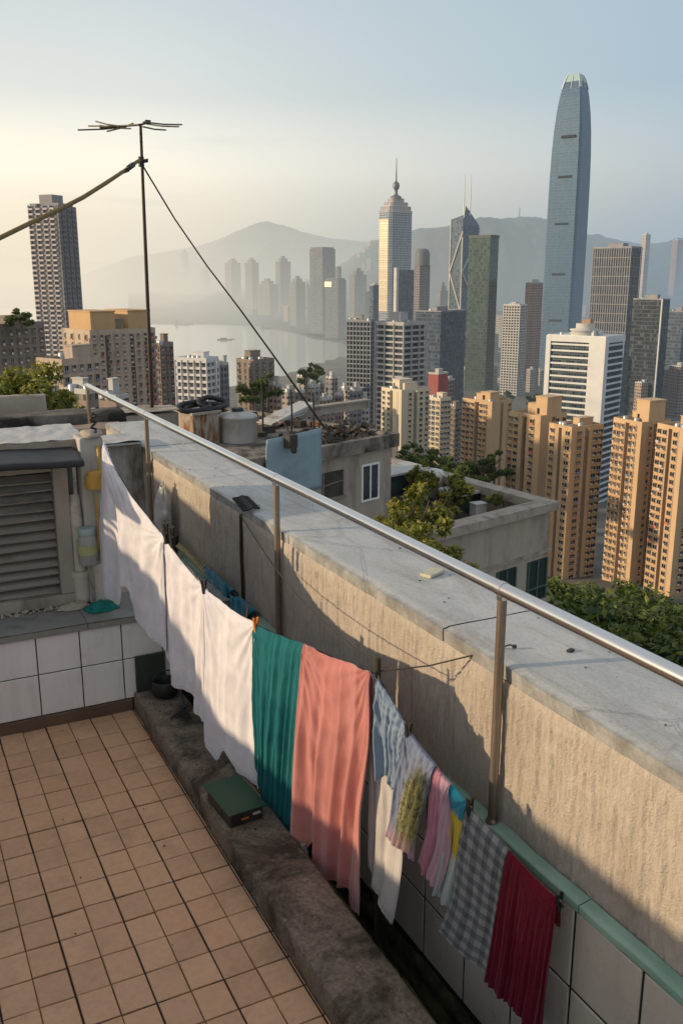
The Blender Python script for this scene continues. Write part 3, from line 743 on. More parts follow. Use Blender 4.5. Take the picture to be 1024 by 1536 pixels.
for k, (xl, xr, yt, D, mt, lab) in enumerate(FAR):
    root, w_, d_, h = plain_tower('harbour_tower', lab, 'tower', xl, xr, yt + (6 if mt is far1 else 0), D, mt, .3 + .1 * (k % 4), 40, zb=-138, junk=False, group='hazy towers on the far shore')
    mb = MB()
    if mt is far1: mb.prism(rect(w_ * .6, d_ * .6), h, h + 9, 0); mb.prism(rect(w_ * .3, d_ * .3), h + 9, h + 16, 0)
    else: mb.prism(rect(w_ * .9, d_ * .9), h, h + 4, 0)
    mb.build('crown', mt, root, local=True)
    if k == 7:
        mb = MB(); mb.box(-w_ / 2 - .4, 0, -d_ / 2 - .9, -d_ / 2 - .05, h - 15, h - 4)  # added gold panel stands in for the sun's glint
        m, nt, b = newmat('glint_gold'); b.inputs['Base Color'].default_value = (1, .8, .5, 1); b.inputs['Metallic'].default_value = 1; b.inputs['Roughness'].default_value = .3
        mb.build('glint_panel', m, root, local=True); root.rotation_euler[2] += .05

# transmitter mast on the ridge
p = at(777, 352, 4250)
mb = MB(); H_ = at(777, 311, 4250).z - p.z
for dx, dy in ((-5, -5), (5, -5), (5, 5), (-5, 5)): mb.tube([(p.x + dx, p.y + dy, p.z - 60), (p.x + dx * .2, p.y + dy * .2, p.z + H_)], [1.2, .8], 4)
for k in range(9):
    z = p.z - 40 + k * (H_ + 40) / 9; s_ = 5 * (1 - .8 * (z - p.z + 60) / (H_ + 60))
    mb.box(p.x - s_, p.x + s_, p.y - s_, p.y + s_, z, z + 1)
tag(mb.build('radio_mast', flat('mast_grey', (.3, .3, .32))), 'thin lattice radio mast on the ridge left of the tallest skyscraper', 'mast')

# low filler buildings between the towers
fm = [facade('low_block_wall', c, (.06, .06, .07), 3.0, 2.8, (.22, .78), (.3, .75)) for c in [(.36, .33, .3), (.28, .22, .19), (.45, .42, .38), (.22, .22, .23), (.4, .3, .24)]]
FN = ['grey', 'brown', 'pale', 'slate grey', 'tan']
rowq = random.Random(5)
ROWS = [('behind the rust-stained roof tank', 402, 560, 592, 430, 8, 16), ('along the near shore left of the grid tower', 430, 522, 572, 560, 6, 14), ('at the foot of the white banded tower', 560, 680, 566, 640, 6, 16),
        ('around the dark park behind the golden block', 690, 815, 560, 1150, 9, 14), ('behind the hotel at right', 930, 1030, 560, 900, 5, 20), ('below the tan block at left', -10, 200, 588, 200, 4, 46)]
ORD = ['first', 'second', 'third', 'fourth', 'fifth', 'sixth', 'seventh', 'eighth', 'ninth', 'tenth']
for place, x0, x1, y, D, cnt, wpx in ROWS:
    for k in range(cnt):
        xc = x0 + (x1 - x0) * (k + .5) / cnt + rowq.uniform(-3, 3); wv = wpx * rowq.uniform(.7, 1.4)
        ci = rowq.randrange(5); ci = 1 if D < 250 else ci; yy = y + rowq.uniform(-14, 16)
        plain_tower('low_rise_building', '%s low building, %s from left %s' % (FN[ci], ORD[k], place), 'building', xc - wv / 2, xc + wv / 2, yy, D * rowq.uniform(.92, 1.1), fm[ci], rowq.uniform(.3, .7), 45, roofm, True, seed=100 + k + D, group='low buildings among the towers')
# the mass of far-off blocks on the slopes: too many to count
mb = MB(); dq = random.Random(9)
for k in range(900):
    if k < 620: px, D = dq.uniform(560, 1150), dq.uniform(1450, 2600)
    else: px, D = dq.uniform(200, 560), dq.uniform(2400, 5200)
    p = at(px, 450, D); a = math.atan2(p.x, p.y); r = math.hypot(p.x, p.y)
    if r < lerp_tab(SHORE, a) + 40: continue
    z0 = -136
    if px > 540: z0 = max(z0, hills(RIDGE_R, 4300, 2300, 9.7)(a, r) - 4)
    hh = dq.choice([10, 14, 18, 25, 40, 60]) * dq.uniform(.7, 1.2); s_ = dq.uniform(8, 20)
    rt_ = dq.uniform(0, 1.5); c_, s2 = math.cos(rt_), math.sin(rt_)
    poly = [(p.x + (x * c_ - y * s2) * s_, p.y + (x * s2 + y * c_) * s_) for x, y in ((-1, -.7), (1, -.7), (1, .7), (-1, .7))]
    mb.prism(poly, z0, z0 + hh, dq.randrange(3))
struct(mb.build('distant_district', [fm[0], fm[2], fm[4]], base=(0, 0, -137)), 'stuff')

# boats
def boat(label, px, py, Ln, ang, kind):
    p = onz(px, py, WZ); mb = MB()
    root = thing('boat', label, 'boat', (p.x, p.y, WZ), ang, 'boats in the harbour')
    hull = []
    for z, k in ((-1, .8), (.06 * Ln, 1)):
        hull += [(-Ln / 2, -Ln * .09 * k, z), (Ln * .28, -Ln * .1 * k, z), (Ln / 2 * k + .03 * Ln, 0, z * 1.2), (Ln * .28, Ln * .1 * k, z), (-Ln / 2, Ln * .09 * k, z)]
    fs = [(i, (i + 1) % 5, 5 + (i + 1) % 5, 5 + i) for i in range(5)] + [(9, 8, 7, 6, 5)[::-1]]
    mb.add(hull, fs); mb.build('hull', flat('ship_hull', (.02, .02, .025)), root, local=True)
    mb = MB()
    if kind: mb.box(-Ln * .45, -Ln * .28, -Ln * .07, Ln * .07, Ln * .06, Ln * .2); mb.box(-Ln * .42, -Ln * .32, -Ln * .05, Ln * .05, Ln * .2, Ln * .26)
    else: mb.box(-Ln * .3, Ln * .15, -Ln * .07, Ln * .07, Ln * .06, Ln * .14)
    mb.build('deck_house', flat('ship_house', (.10, .10, .10)), root, local=True)
    if kind:
        mb = MB(); mb.box(-Ln * .2, Ln * .3, -Ln * .07, Ln * .07, Ln * .062, Ln * .09); mb.tube([(Ln * .1, 0, Ln * .06), (Ln * .1, 0, Ln * .2)], Ln * .008, 5)
        mb.build('cargo_hatch', flat('ship_hatch', (.16, .13, .12)), root, local=True)
boat('dark cargo ship in the middle of the harbour, left of the guy wire', 276, 487, 56, rad(-10), 1)
boat('smaller low barge nearer the shore, by the guy wire', 337, 510, 34, rad(-20), 0)
boat('tiny launch just right of the low barge', 349, 509, 12, rad(-20), 0)
boat('faint ferry under the squat waterline block', 404, 493, 50, rad(-35), 1)
# ------------------------------------------------------------------ trees and shrubs
def leafmat(name, c, trans=.25):
    m, nt, b = newmat(name)
    n1 = NOISE(nt, OBJ(nt), 1.1, 4, .7)
    L(nt, RAMP(nt, n1, [(.3, tuple(x * .65 for x in c)), (.7, tuple(x * 1.35 for x in c))]), b.inputs['Base Color'])
    b.inputs['Roughness'].default_value = .55; b.inputs['Specular IOR Level'].default_value = .3
    tr = N(nt, 'BsdfTranslucent', Color=c4((c[0] * 1.6, c[1] * 1.6, c[2] * .7)))
    mx = N(nt, 'MixShader', i0=trans, i1=b.outputs[0], i2=tr.outputs[0])
    L(nt, mx.outputs[0], nt.nodes['Material Output'].inputs[0])
    return m
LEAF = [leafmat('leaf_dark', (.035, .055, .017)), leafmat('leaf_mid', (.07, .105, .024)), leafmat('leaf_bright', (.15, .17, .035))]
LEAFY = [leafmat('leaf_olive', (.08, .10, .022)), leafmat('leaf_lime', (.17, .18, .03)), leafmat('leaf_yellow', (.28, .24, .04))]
bark = stained('bark', (.10, .075, .05), (.18, .14, .1), 6, .9, .02)
def leaves(mb, c, r, n, size, q, clumps=14, bright=.3):
    """leaf faces spread in clumps through an uneven volume"""
    c = Vector(c); cl = []
    for k in range(clumps):
        while True:
            d = Vector((q.uniform(-1, 1), q.uniform(-1, 1), q.uniform(-.8, 1)))
            if .25 < d.length < 1: break
        cl.append((Vector((d.x * r[0], d.y * r[1], d.z * r[2])), q.uniform(.16, .42)))
    for k in range(n):
        cc, rr = cl[k % clumps]
        d = Vector((q.gauss(0, 1), q.gauss(0, 1), q.gauss(0, 1))).normalized() * (q.random() ** .45)
        p = c + cc + Vector((d.x * r[0], d.y * r[1], d.z * r[2] * .8)) * rr
        s_ = size * q.uniform(.4, 1.55)
        nrm_ = (d + Vector((q.uniform(-1, 1), q.uniform(-1, 1), q.uniform(-.2, 1.2)))).normalized()
        a = nrm_.orthogonal().normalized(); a.rotate(__import__('mathutils').Quaternion(nrm_, q.uniform(0, 6.28))); b = nrm_.cross(a)
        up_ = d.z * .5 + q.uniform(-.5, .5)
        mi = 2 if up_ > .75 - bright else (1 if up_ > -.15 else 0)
        mb.add([p - a * s_, p + b * s_ * .45 - nrm_ * s_ * .1, p + a * s_, p - b * s_ * .45 - nrm_ * s_ * .1], [(0, 1, 2, 3)], mi)
TREES = {}
def tree_proto(key, h, rx, rz, n, size, pal, seed, clumps):
    q = random.Random(seed)
    tr = MB(); top = h - rz * .9
    tr.tube([(0, 0, -1), (.02 * h, 0, h * .25), (-.01 * h, .02 * h, h * .5), (0, 0, top)], [.035 * h, .028 * h, .02 * h, .012 * h], 7)
    for k in range(7):
        a = k * .9 + q.uniform(0, .5); z0 = h * q.uniform(.3, .6)
        e = (math.cos(a) * rx * .6, math.sin(a) * rx * .6, z0 + rz * q.uniform(.4, 1.0))
        tr.tube([(0, 0, z0), (e[0] * .5, e[1] * .5, (z0 + e[2]) / 2 + .05 * h), e], [.015 * h, .01 * h, .004 * h], 5)
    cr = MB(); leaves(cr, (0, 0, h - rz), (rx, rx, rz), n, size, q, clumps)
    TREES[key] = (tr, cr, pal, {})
def plant_tree(key, label, loc, s=1.0, rz=0, group=None, name='tree', sz=None):
    tr, cr, pal, cache = TREES[key]
    root = thing(name, label, 'tree' if 'tree' in name else 'plant', loc, rz, group); root.scale = (s, s, sz or s)
    if not cache:
        a = tr.build('trunk', bark, root, local=True); b = cr.build('crown', pal, root, local=True)
        cache['t'], cache['c'] = a.data, b.data
    else:
        for nm, d in (('trunk', 't'), ('crown', 'c')):
            o = bpy.data.objects.new(nm, cache[d]); COL.objects.link(o); o.parent = root
    return root
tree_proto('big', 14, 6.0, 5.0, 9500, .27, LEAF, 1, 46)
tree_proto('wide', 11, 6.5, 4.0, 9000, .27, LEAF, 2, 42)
tree_proto('bush', 4, 1.15, 1.9, 2600, .12, LEAFY, 3, 18)
tree_proto('sapling', 5, 1.3, 2.0, 2600, .13, LEAFY, 4, 16)
tree_proto('potted', 1.5, .7, .6, 900, .09, LEAFY, 5, 8)
tree_proto('near', 4.5, 1.6, 1.5, 4200, .10, LEAFY, 6, 24)
tree_proto('far', 18, 8, 7, 2200, .9, LEAF, 8, 18)
BT = [(826, 884, 64, 'big', 'tree against the foot of the garden building'), (868, 878, 72, 'wide', 'broad tree below the blank-cornered tower'), (905, 893, 62, 'big', 'dense tree in the middle of the clump behind the handrail'),
      (945, 890, 74, 'wide', 'spreading tree just right of the middle of the clump'), (985, 912, 62, 'big', 'dark tree near the right edge above the handrail'), (1030, 920, 66, 'wide', 'tree cut by the right edge above the handrail'),
      (860, 925, 52, 'wide', 'bright low tree close behind the handrail'), (930, 945, 50, 'big', 'lowest tree touching the handrail from behind'), (1010, 965, 48, 'wide', 'nearest tree at the far right behind the handrail'), (800, 905, 50, 'wide', 'low tree left of the clump, just above the handrail'), (880, 965, 44, 'big', 'low dark tree under the middle of the clump'), (960, 1000, 40, 'wide', 'low tree right under the clump at the handrail'), (770, 905, 46, 'wide', 'tree hugging the lower corner of the garden building'), (846, 862, 95, 'big', 'tree standing furthest back at the left of the clump, by the tower foot'), (912, 872, 100, 'big', 'tree furthest back in the middle of the clump, by the tower foot'), (1000, 885, 96, 'wide', 'tree furthest back at the right of the clump')]
for k, (px, py, D, key, lab) in enumerate(BT):
    p = at(px, py + 16, D); hh = TREES[key]; th_ = 14 if key == 'big' else 11
    z0 = ground_z(D) - .5; s = max(.7, (p.z - z0) / th_ / .97)
    s = min(s, 1.25)
    plant_tree(key, lab, (p.x, p.y, p.z - th_ * s * .97), s, k * 1.3, 'trees below the parapet')
MT = [(612, 668, 330, 'dark tree left below the cream slab'), (632, 664, 350, 'dark tree in front of the cream slab'), (655, 680, 340, 'dark tree right of the cream slab'), (700, 690, 360, 'dark tree at the foot of the golden block'),
      (722, 684, 350, 'tree between the golden block and the lift-house tower'), (742, 676, 360, 'tree beside the lift-house tower foot'), (682, 686, 320, 'low tree behind the garden roof'), (590, 690, 300, 'tree behind the window house corner'),
      (470, 543, 640, 'round tree on the near shore left of the grid tower'), (460, 549, 600, 'second tree on the near shore'), (378, 568, 400, 'tree before the brown old block'), (400, 560, 410, 'tree right of the brown old block'),
      (30, 462, 305, 'garden tree on the roof of the weathered block at the left edge'), (720, 590, 900, 'tree in the dark park, left'), (760, 585, 950, 'tree in the dark park, middle'), (800, 590, 900, 'tree in the dark park, right')]
for k, (px, py, D, lab) in enumerate(MT):
    p = at(px, py, D); s = .8 if D < 500 else .9
    if k == 12: s = .45
    plant_tree('far', lab, (p.x, p.y, p.z - 18 * s), s * (1.0 if k != 12 else 1.3), k * 1.1, 'trees between the towers', sz=s)

# ------------------------------------------------------------------ house with the white window, D about 40
conc_a = stained('weathered_render', (.33, .28, .235), (.42, .36, .30), 1.2, .9, .01, 14, stain=(.17, .145, .125), sscale=.7, sstop=(.5, .72), stretch=(1, 1, .3))
conc_b = stained('weathered_coping', (.30, .26, .215), (.40, .35, .29), 2, .92, .02, 12, stain=(.14, .12, .10), sscale=1.1, sstop=(.48, .7))
moss_dark = stained('dark_debris', (.035, .033, .028), (.09, .08, .065), 1.5, .95, .05, 8)
rustm = stained('rusty_sheet', (.28, .24, .19), (.40, .36, .30), 1.5, .8, .01, stain=(.16, .06, .022), sscale=1.6, sstop=(.42, .54), stretch=(1, 1, .3))
A = at(478, 677, 40); B = at(592, 652, 43.6); zr = (A.z + B.z) / 2
A.z = B.z = 0
ux = (B - A).normalized(); uy = Vector((-ux.y, ux.x, 0))
A = A - ux * 9.5; Lb = (B - A).length
ang = math.atan2(ux.y, ux.x)
root = thing('roof_house', 'old brown roof house with one white-framed window, beyond the parapet', 'house', (A.x, A.y, zr), ang)
dep = 14
mb = MB(); mb.prism([(0, 0), (Lb - .25, 0), (Lb - .25, dep), (0, dep)], -26, -.45); mb.build('wall', conc_a, root, local=True)
mb = MB(); mb.box(-.3, Lb, -.3, dep + .3, -.45, -.12)
for x0, x1, y0, y1 in ((-.3, Lb, -.3, .05), (-.3, Lb, dep - .05, dep + .3), (-.3, .05, .05, dep - .05), (Lb - .35, Lb, .05, dep - .05)): mb.box(x0, x1, y0, y1, -.12, .18)
mb.build('roof', stained('roof_grime', (.16, .14, .12), (.28, .25, .215), 1.2, .9, .02, 10, stain=(.05, .045, .04), sscale=.8, sstop=(.45, .62)), root, local=True)
def on_house(px, py, y=0.0):   # local coordinates on the front wall
    n_ = uy; d = ray(px, py); t = ((A + uy * y) - CAM).dot(n_) / d.dot(n_); P = CAM + d * t
    return (P - A).dot(ux), P.z - zr
x0, z1 = on_house(543, 700); x1, z0 = on_house(565, 745)
wf = flat('white_window_frame', (.75, .76, .75), .5); wg = flat('dark_pane', (.02, .03, .035), .08)
mb = MB(); t = .09
for a in ((x0, x1, z0 - t, z0), (x0, x1, z1, z1 + t), (x0 - t, x0, z0 - t, z1 + t), (x1, x1 + t, z0 - t, z1 + t), ((x0 + x1) / 2 - .04, (x0 + x1) / 2 + .04, z0, z1)): mb.box(a[0], a[1], -.08, -.002, a[2], a[3])
f_ = mb.build('window', wf, root, local=True)
mb = MB(); mb.box(x0, x1, -.03, -.004, z0, z1); mb.build('pane', wg, f_, local=True)
x0, z1 = on_house(484, 710); x1, z0 = on_house(513, 742)
mb = MB(); mb.box(x0, x1, -.03, -.002, z0, z1); o = mb.build('broken_opening', moss_dark, root, local=True)
mb = MB(); mb.box(x0 - .15, x1 + .15, -.16, -.003, z0 - .12, z0); mb.box(x0 - .06, x0, -.08, -.003, z0, z1); mb.box(x1, x1 + .06, -.08, -.003, z0, z1); mb.tube([(x0, -.05, (z0 + z1) / 2), (x1, -.05, (z0 + z1) / 2 + .1)], .03, 5); mb.build('rotten_frame', brownish, root, local=True)
mb = MB(); q = random.Random(3)
def fuzz(mb, x0, x1, y0, y1, z0, z1, n, s_):
    for k in range(n):
        c_ = Vector((q.uniform(x0, x1), q.uniform(y0, y1), q.uniform(z0, z1))); e = s_ * q.uniform(.4, 1.3)
        a = Vector((q.uniform(-1, 1), q.uniform(-1, 1), q.uniform(-1, 1))).normalized() * e; b = a.orthogonal().normalized() * e * q.uniform(.3, .8); d = a.cross(b).normalized() * e * q.uniform(.15, .5)
        mb.obox(c_, a, b, d)
fuzz(mb, Lb - 4.8, Lb - .5, .3, 2.6, -.1, .55, 130, .16); struct(mb.build('roof_debris', moss_dark, root, local=True), 'stuff')
# light blue sheet fixed upright against the wall
x0, zt = on_house(401, 660, -.5); x1, _ = on_house(482, 648, -.5); zb_ = on_house(440, 742, -.5)[1]
blue = stained('pale_blue_board', (.22, .31, .36), (.27, .36, .41), 1.5, .55, .003, 5, stain=(.16, .22, .26), sscale=.8, sstop=(.55, .8))
mb = MB(); k_ = 10
def bl(u, v): 
    w_ = .12 * math.sin(v * 3) * (1 - u)
    return (x0 + (x1 - x0) * u - w_ * .7 + .12 * (1 - v) * 0, -.5 - .06 * math.sin(u * 3), zb_ + (zt + .14 * u - zb_) * v)
mb.grid(bl, 10, 12)
root2 = thing('blue_board', 'large pale blue board standing against the old roof house', 'board', (A.x, A.y, zr), ang)
o = mb.build('board', blue, root2, local=True); sm_ = o.modifiers.new('thick', 'SOLIDIFY'); sm_.thickness = .05
mb = MB(); xm, zm = on_house(432, 660, -.6); mb.box(xm - .22, xm + .22, -.95, -.58, zm - .3, zm + .25); mb.lathe([(.1, 0), (.13, .08), (.13, .3)], (xm - .05, -1.0, zm - .5), 10); mb.tube([(xm, -.75, zm + .2), (xm, -.4, zm + .7)], .04, 6)
o = mb.build('floodlight', moss_dark, None, local=True); o.location = (A.x, A.y, zr); o.rotation_euler = (0, 0, ang); tag(o, 'small dark lamp housing clipped on top of the pale blue board', 'lamp')
# things on the roof: rust stained tank, oval tanks, hoses, poles, boards
def rl(px, py, z):   # local roof coordinates of a pixel on height z above the roof
    P = onz(px, py, zr + z) - A; return P.dot(ux), P.dot(uy)
def onroof(name, label, cat): return thing(name, label, cat, (A.x, A.y, zr), ang)
x0, y0 = rl(277, 668, -.1); x1, y1 = rl(344, 668, -.1)
root3 = onroof('rusty_tank', 'square rust-streaked tank on the old roof, below the black hoses', 'tank')
mb = MB(); ya = (y0 + y1) / 2; mb.box(x0, x1, ya, ya + 2.0, -.1, 1.35); mb.build('tank_body', rustm, root3, local=True)
mb = MB(); mb.box(x0 - .1, x1 + .1, ya - .1, ya + 2.1, 1.353, 1.45); mb.build('lid', conc_b, root3, local=True)
rub = flat('black_rubber', (.018, .018, .018), .5)
mb = MB()
for cx, cz, r1, r2, tl in ((.45, 1.66, .85, .15, .1), (1.5, 1.72, .75, .22, -.12), (.95, 1.58, 1.0, .10, .05)):
    mb.tube([(x0 + cx + r1 * math.cos(t_ / 16 * 6.283), ya + .5 + .35 * math.sin(t_ / 16 * 6.283), cz + r2 * (1 + .5 * noise.noise(Vector((t_ % 16, cx, 0)) * .7)) * math.sin(t_ / 16 * 6.283 + tl)) for t_ in range(17)], .12, 8)
o = mb.build('rubber_hose', rub, None, local=True); o.location = (A.x, A.y, zr); o.rotation_euler = (0, 0, ang); tag(o, 'coils of thick black rubber hose on the rust-streaked tank', 'hose')
xc, y0 = rl(374, 664, -.1); y0 -= .8; rw = .85
galv = stained('grey_tank', (.36, .36, .34), (.48, .47, .45), 1.2, .5, .003, stain=(.2, .15, .11), sscale=.9, sstop=(.52, .7), stretch=(1, 1, .3))
root4 = onroof('oval_tank', 'grey oval water tank right of the rust-streaked tank', 'tank')
mb = MB(); mb.lathe([(rw * 1.0, -.1), (rw, 1.0), (rw * 1.04, 1.02), (rw * 1.04, 1.1), (rw * .9, 1.18), (rw * .3, 1.3)], (xc, y0 + 1.6, 0), 28, sy=1.1); mb.build('tank_body', galv, root4, local=True)
mb = MB(); mb.lathe([(.28, 1.28), (.28, 1.42), (.24, 1.46)], (xc, y0 + 1.6, 0), 14); mb.build('hatch', rub, root4, local=True)
for px, zt_, lab in ((394, 2.6, 'dark upright pole beside the oval tank'), (470, 1.9, 'short dark pole on the roof behind the blue board'), (437, 2.1, 'thin bent pole left of the short dark pole')):
    x, y = rl(px, 652, -.1); mb = MB(); mb.tube([(x, y, -.12), (x + .05, y, zt_ * .5), (x, y, zt_)], .05, 6)
    o = mb.build('roof_pole', rub, None, local=True); o.location = (A.x, A.y, zr); o.rotation_euler = (0, 0, ang); tag(o, lab, 'pole')
x, y = rl(415, 640, -.1)
mb = MB()
for k in range(5): mb.obox((x + .5 + k * .35, y + .4 + k * .1, .15 + .1 * k), (1.3, .3, .05 * k), (-.1, .5, .02), (0, 0, .03))
o = mb.build('scrap_boards', galv, None, local=True); o.location = (A.x, A.y, zr); o.rotation_euler = (0, 0, ang); tag(o, 'loose heap of grey scrap boards on the roof behind the blue board', 'boards')
mb = MB(); x, y = rl(520, 625, -.1); mb.box(x - 3.6, x + 3.4, y + 1.5, y + 1.8, -.12, .32); mb.box(x - 3.7, x + 3.5, y + 1.4, y + 1.9, .322, .42)
o = mb.build('roof_wall', conc_b, None, local=True); o.location = (A.x, A.y, zr); o.rotation_euler = (0, 0, ang); tag(o, 'low stained wall across the back of the old roof', 'wall')
mb = MB()
for k in range(60):
    px = q.uniform(300, 470); x, y = rl(px, q.uniform(615, 660), -.1)
    if 0 < x < Lb - .5 and .3 < y < dep - .5:
        s_ = q.uniform(.1, .4); mb.obox((x, y, .0), (s_, q.uniform(-.1, .1), 0), (q.uniform(-.1, .1), s_ * q.uniform(.2, 1), 0), (0, 0, q.uniform(.03, .3)))
mb2 = MB()
for k in range(46):
    px = q.uniform(290, 560); x, y = rl(px, q.uniform(612, 655), -.1)
    if 0 < x < Lb - .5 and .3 < y < dep - .5:
        s_ = q.uniform(.15, .55); mb2.obox((x, y, q.uniform(0, .15)), (s_, q.uniform(-.1, .1), q.uniform(-.1, .1)), (q.uniform(-.1, .1), s_ * q.uniform(.1, .6), 0), (0, 0, q.uniform(.015, .1)))
o = mb2.build('roof_scrap', rustm, None, local=True); o.location = (A.x, A.y, zr); o.rotation_euler = (0, 0, ang); struct(o, 'stuff')
o = mb.build('roof_clutter', moss_dark, None, local=True); o.location = (A.x, A.y, zr); o.rotation_euler = (0, 0, ang); struct(o, 'stuff')
# ------------------------------------------------------------------ garden roof building
zp = at(838, 752, 46).z
P1 = at(838, 752, 46); P2 = onz(588, 686, zp); P3 = onz(650, 800, zp)
for P in (P1, P2, P3): P.z = 0
P4 = P2 + P3 - P1
e1 = (P1 - P3).normalized()
root = thing('garden_building', 'concrete building with a sunken planted roof behind a thick coping, right of the roof house', 'building', (P1.x, P1.y, zp))
def ring(pts, inset):
    c = sum(pts, Vector()) / 4; out = []
    n = len(pts)
    for i in range(n):
        p, a, b = pts[i], pts[i - 1], pts[(i + 1) % n]
        d1 = (p - a).normalized(); d2 = (p - b).normalized(); sn = abs(d1.cross(d2).z)
        out.append(p - (d1 + d2) * (inset / sn))
    return out
quad = [P3, P1, P2, P4]
sub = lambda pts: [(p.x - P1.x, p.y - P1.y) for p in pts]
O0, O1, I0 = quad, ring(quad, .35), ring(quad, .95)
mb = MB(); mb.prism(sub(O1), -25, -1.5)
def wallring(mb, o_, i_, z0, z1):
    n = 4; o_, i_ = sub(o_), sub(i_)
    for i in range(n):
        j = (i + 1) % n
        mb.add([(*o_[i], z0), (*o_[j], z0), (*o_[j], z1), (*o_[i], z1)], [(0, 1, 2, 3)]); mb.add([(*i_[i], z0), (*i_[j], z0), (*i_[j], z1), (*i_[i], z1)], [(3, 2, 1, 0)])
        mb.add([(*o_[i], z1), (*o_[j], z1), (*i_[j], z1), (*i_[i], z1)], [(0, 1, 2, 3)]); mb.add([(*o_[i], z0), (*o_[j], z0), (*i_[j], z0), (*i_[i], z0)], [(3, 2, 1, 0)])
wallring(mb, O1, ring(quad, .75), -1.5, -.45)
mb.build('wall', conc_a, root, local=True)
mb = MB(); wallring(mb, O0, I0, -.445, 0); o = mb.build('coping', conc_b, root, local=True); bevel(o, .14, 3)
dl = (P1 - P3).length; e1 = (P1 - P3).normalized(); n1_ = Vector((e1.y, -e1.x, 0))
if n1_.dot(P3 - P2) < 0: n1_ = -n1_
wtop, wbot = -3.0, -5.2
for k, s_ in enumerate((1.1, 3.6, 6.0, 8.3)):
    c_ = (P1 - P1) - e1 * s_ - n1_ * .35
    mb = MB(); w2 = .75 if k else .8
    mb.obox(c_ + n1_ * .0 + Vector((0, 0, (wtop + wbot) / 2)), e1 * w2, n1_ * .04, (0, 0, (wtop - wbot) / 2))
    o = mb.build('window', flat('green_dark_glass', (.02, .035, .035), .1), root, local=True)
    mb = MB()
    for d in (-w2 * .95, 0, w2 * .95): mb.obox(c_ + e1 * d + n1_ * .06 + Vector((0, 0, (wtop + wbot) / 2)), e1 * .05, n1_ * .04, (0, 0, (wtop - wbot) / 2 - .003))
    mb.obox(c_ + n1_ * .065 + Vector((0, 0, wbot + .7)), e1 * w2, n1_ * .04, (0, 0, .05))
    mb.build('frame', flat('green_frame', (.06, .10, .09), .5), o, local=True)
    mb = MB(); mb.obox(c_ + n1_ * .12 + Vector((0, 0, wbot - .1)), e1 * (w2 + .15), n1_ * .14, (0, 0, .08)); mb.build('sill', conc_b, o, local=True)
mb = MB(); mb.obox(-e1 * dl / 2 - n1_ * .33 + Vector((0, 0, wtop + .35)), e1 * dl / 2, n1_ * .06, (0, 0, .07)); mb.build('string_course', conc_b, root, local=True)
# roof yard contents
def yard(px, py, z=-2.2): return onz(px, py, zp + z)
def inyard(u, v, z=0):  # u from P3 toward P1, v from front toward back
    a = P3.lerp(P1, u); bq = P2 - P1; return Vector((a.x + bq.x * v, a.y + bq.y * v, zp - 1.5 + z))
mb = MB(); q = random.Random(8)
for k in range(260):
    p = inyard(q.uniform(.12, .9), q.uniform(.12, .93)); s_ = q.uniform(.08, .3)
    mb.obox((p.x, p.y, p.z + s_ * .4), (s_ * q.uniform(.5, 2), s_ * .3, 0), (-s_ * .3, s_ * q.uniform(.5, 1.5), .05), (0, 0, s_ * .4))
struct(mb.build('rubble', moss_dark), 'stuff')
dgreen = stained('dark_green_sheet', (.03, .045, .045), (.06, .08, .08), .8, .7, .01)
for (u, v, sx, sy, sz_, mt, lab, nm) in [(.80, .80, 1.6, 1.0, 1.4, dgreen, 'dark green shed against the back coping of the garden roof', 'garden_shed'), (.86, .42, 1.0, .8, 1.1, dgreen, 'low dark lean-to shed right of the white cistern', 'garden_shed')]:
    p = inyard(u, v); root5 = thing(nm, lab, 'shed', p)
    e2 = (P2 - P1).normalized()
    mb = MB(); mb.obox((0, 0, sz_ / 2), e1 * sx, e2 * sy, (0, 0, sz_ / 2)); mb.build('wall', mt, root5, local=True)
    mb = MB(); mb.obox((0, 0, sz_ + .08), e1 * (sx + .2), e2 * (sy + .2), (0, 0, .06)); mb.build('roof', galv, root5, local=True)
    mb = MB(); mb.obox(-e2 * sy + e1 * .3 + Vector((0, 0, .55)), e1 * .4, e2 * .03, (0, 0, .53)); mb.build('door', rub, root5, local=True)
p = inyard(.88, .62); mb = MB(); mb.lathe([(.55, 0), (.6, .05), (.6, 1.5), (.5, 1.75), (.15, 1.85)], p, 18); tag(mb.build('cistern', flat('white_plastic', (.62, .6, .56), .5)), 'white round cistern against the back coping of the garden roof', 'tank')
p = inyard(.80, .30); mb = MB(); mb.box(p.x - .35, p.x + .35, p.y - .3, p.y + .3, p.z, p.z + .8); mb.box(p.x - .38, p.x + .38, p.y - .33, p.y + .33, p.z + .802, p.z + .86); tag(mb.build('utility_box', flat('white_box', (.6, .58, .54), .6)), 'small white cabinet among the plants on the garden roof', 'cabinet')
for k, (u, v, key, s, lab) in enumerate([(.70, .55, 'sapling', .55, 'thin young tree in the middle of the garden roof'), (.74, .42, 'potted', 1.7, 'bushy plant right of the young tree on the garden roof'), (.62, .35, 'potted', 1.6, 'low shrub by the front coping of the garden roof'),
      (.74, .68, 'potted', 1.2, 'small pot plant near the back corner of the garden roof'), (.80, .55, 'potted', 1.2, 'shrub before the white cistern'), (.86, .20, 'potted', 1.1, 'small pot plant by the corner of the coping')]):
    p = inyard(u, v); plant_tree(key, lab, p, s, k, 'plants on the garden roof', 'shrub' if key == 'potted' else 'young_tree')
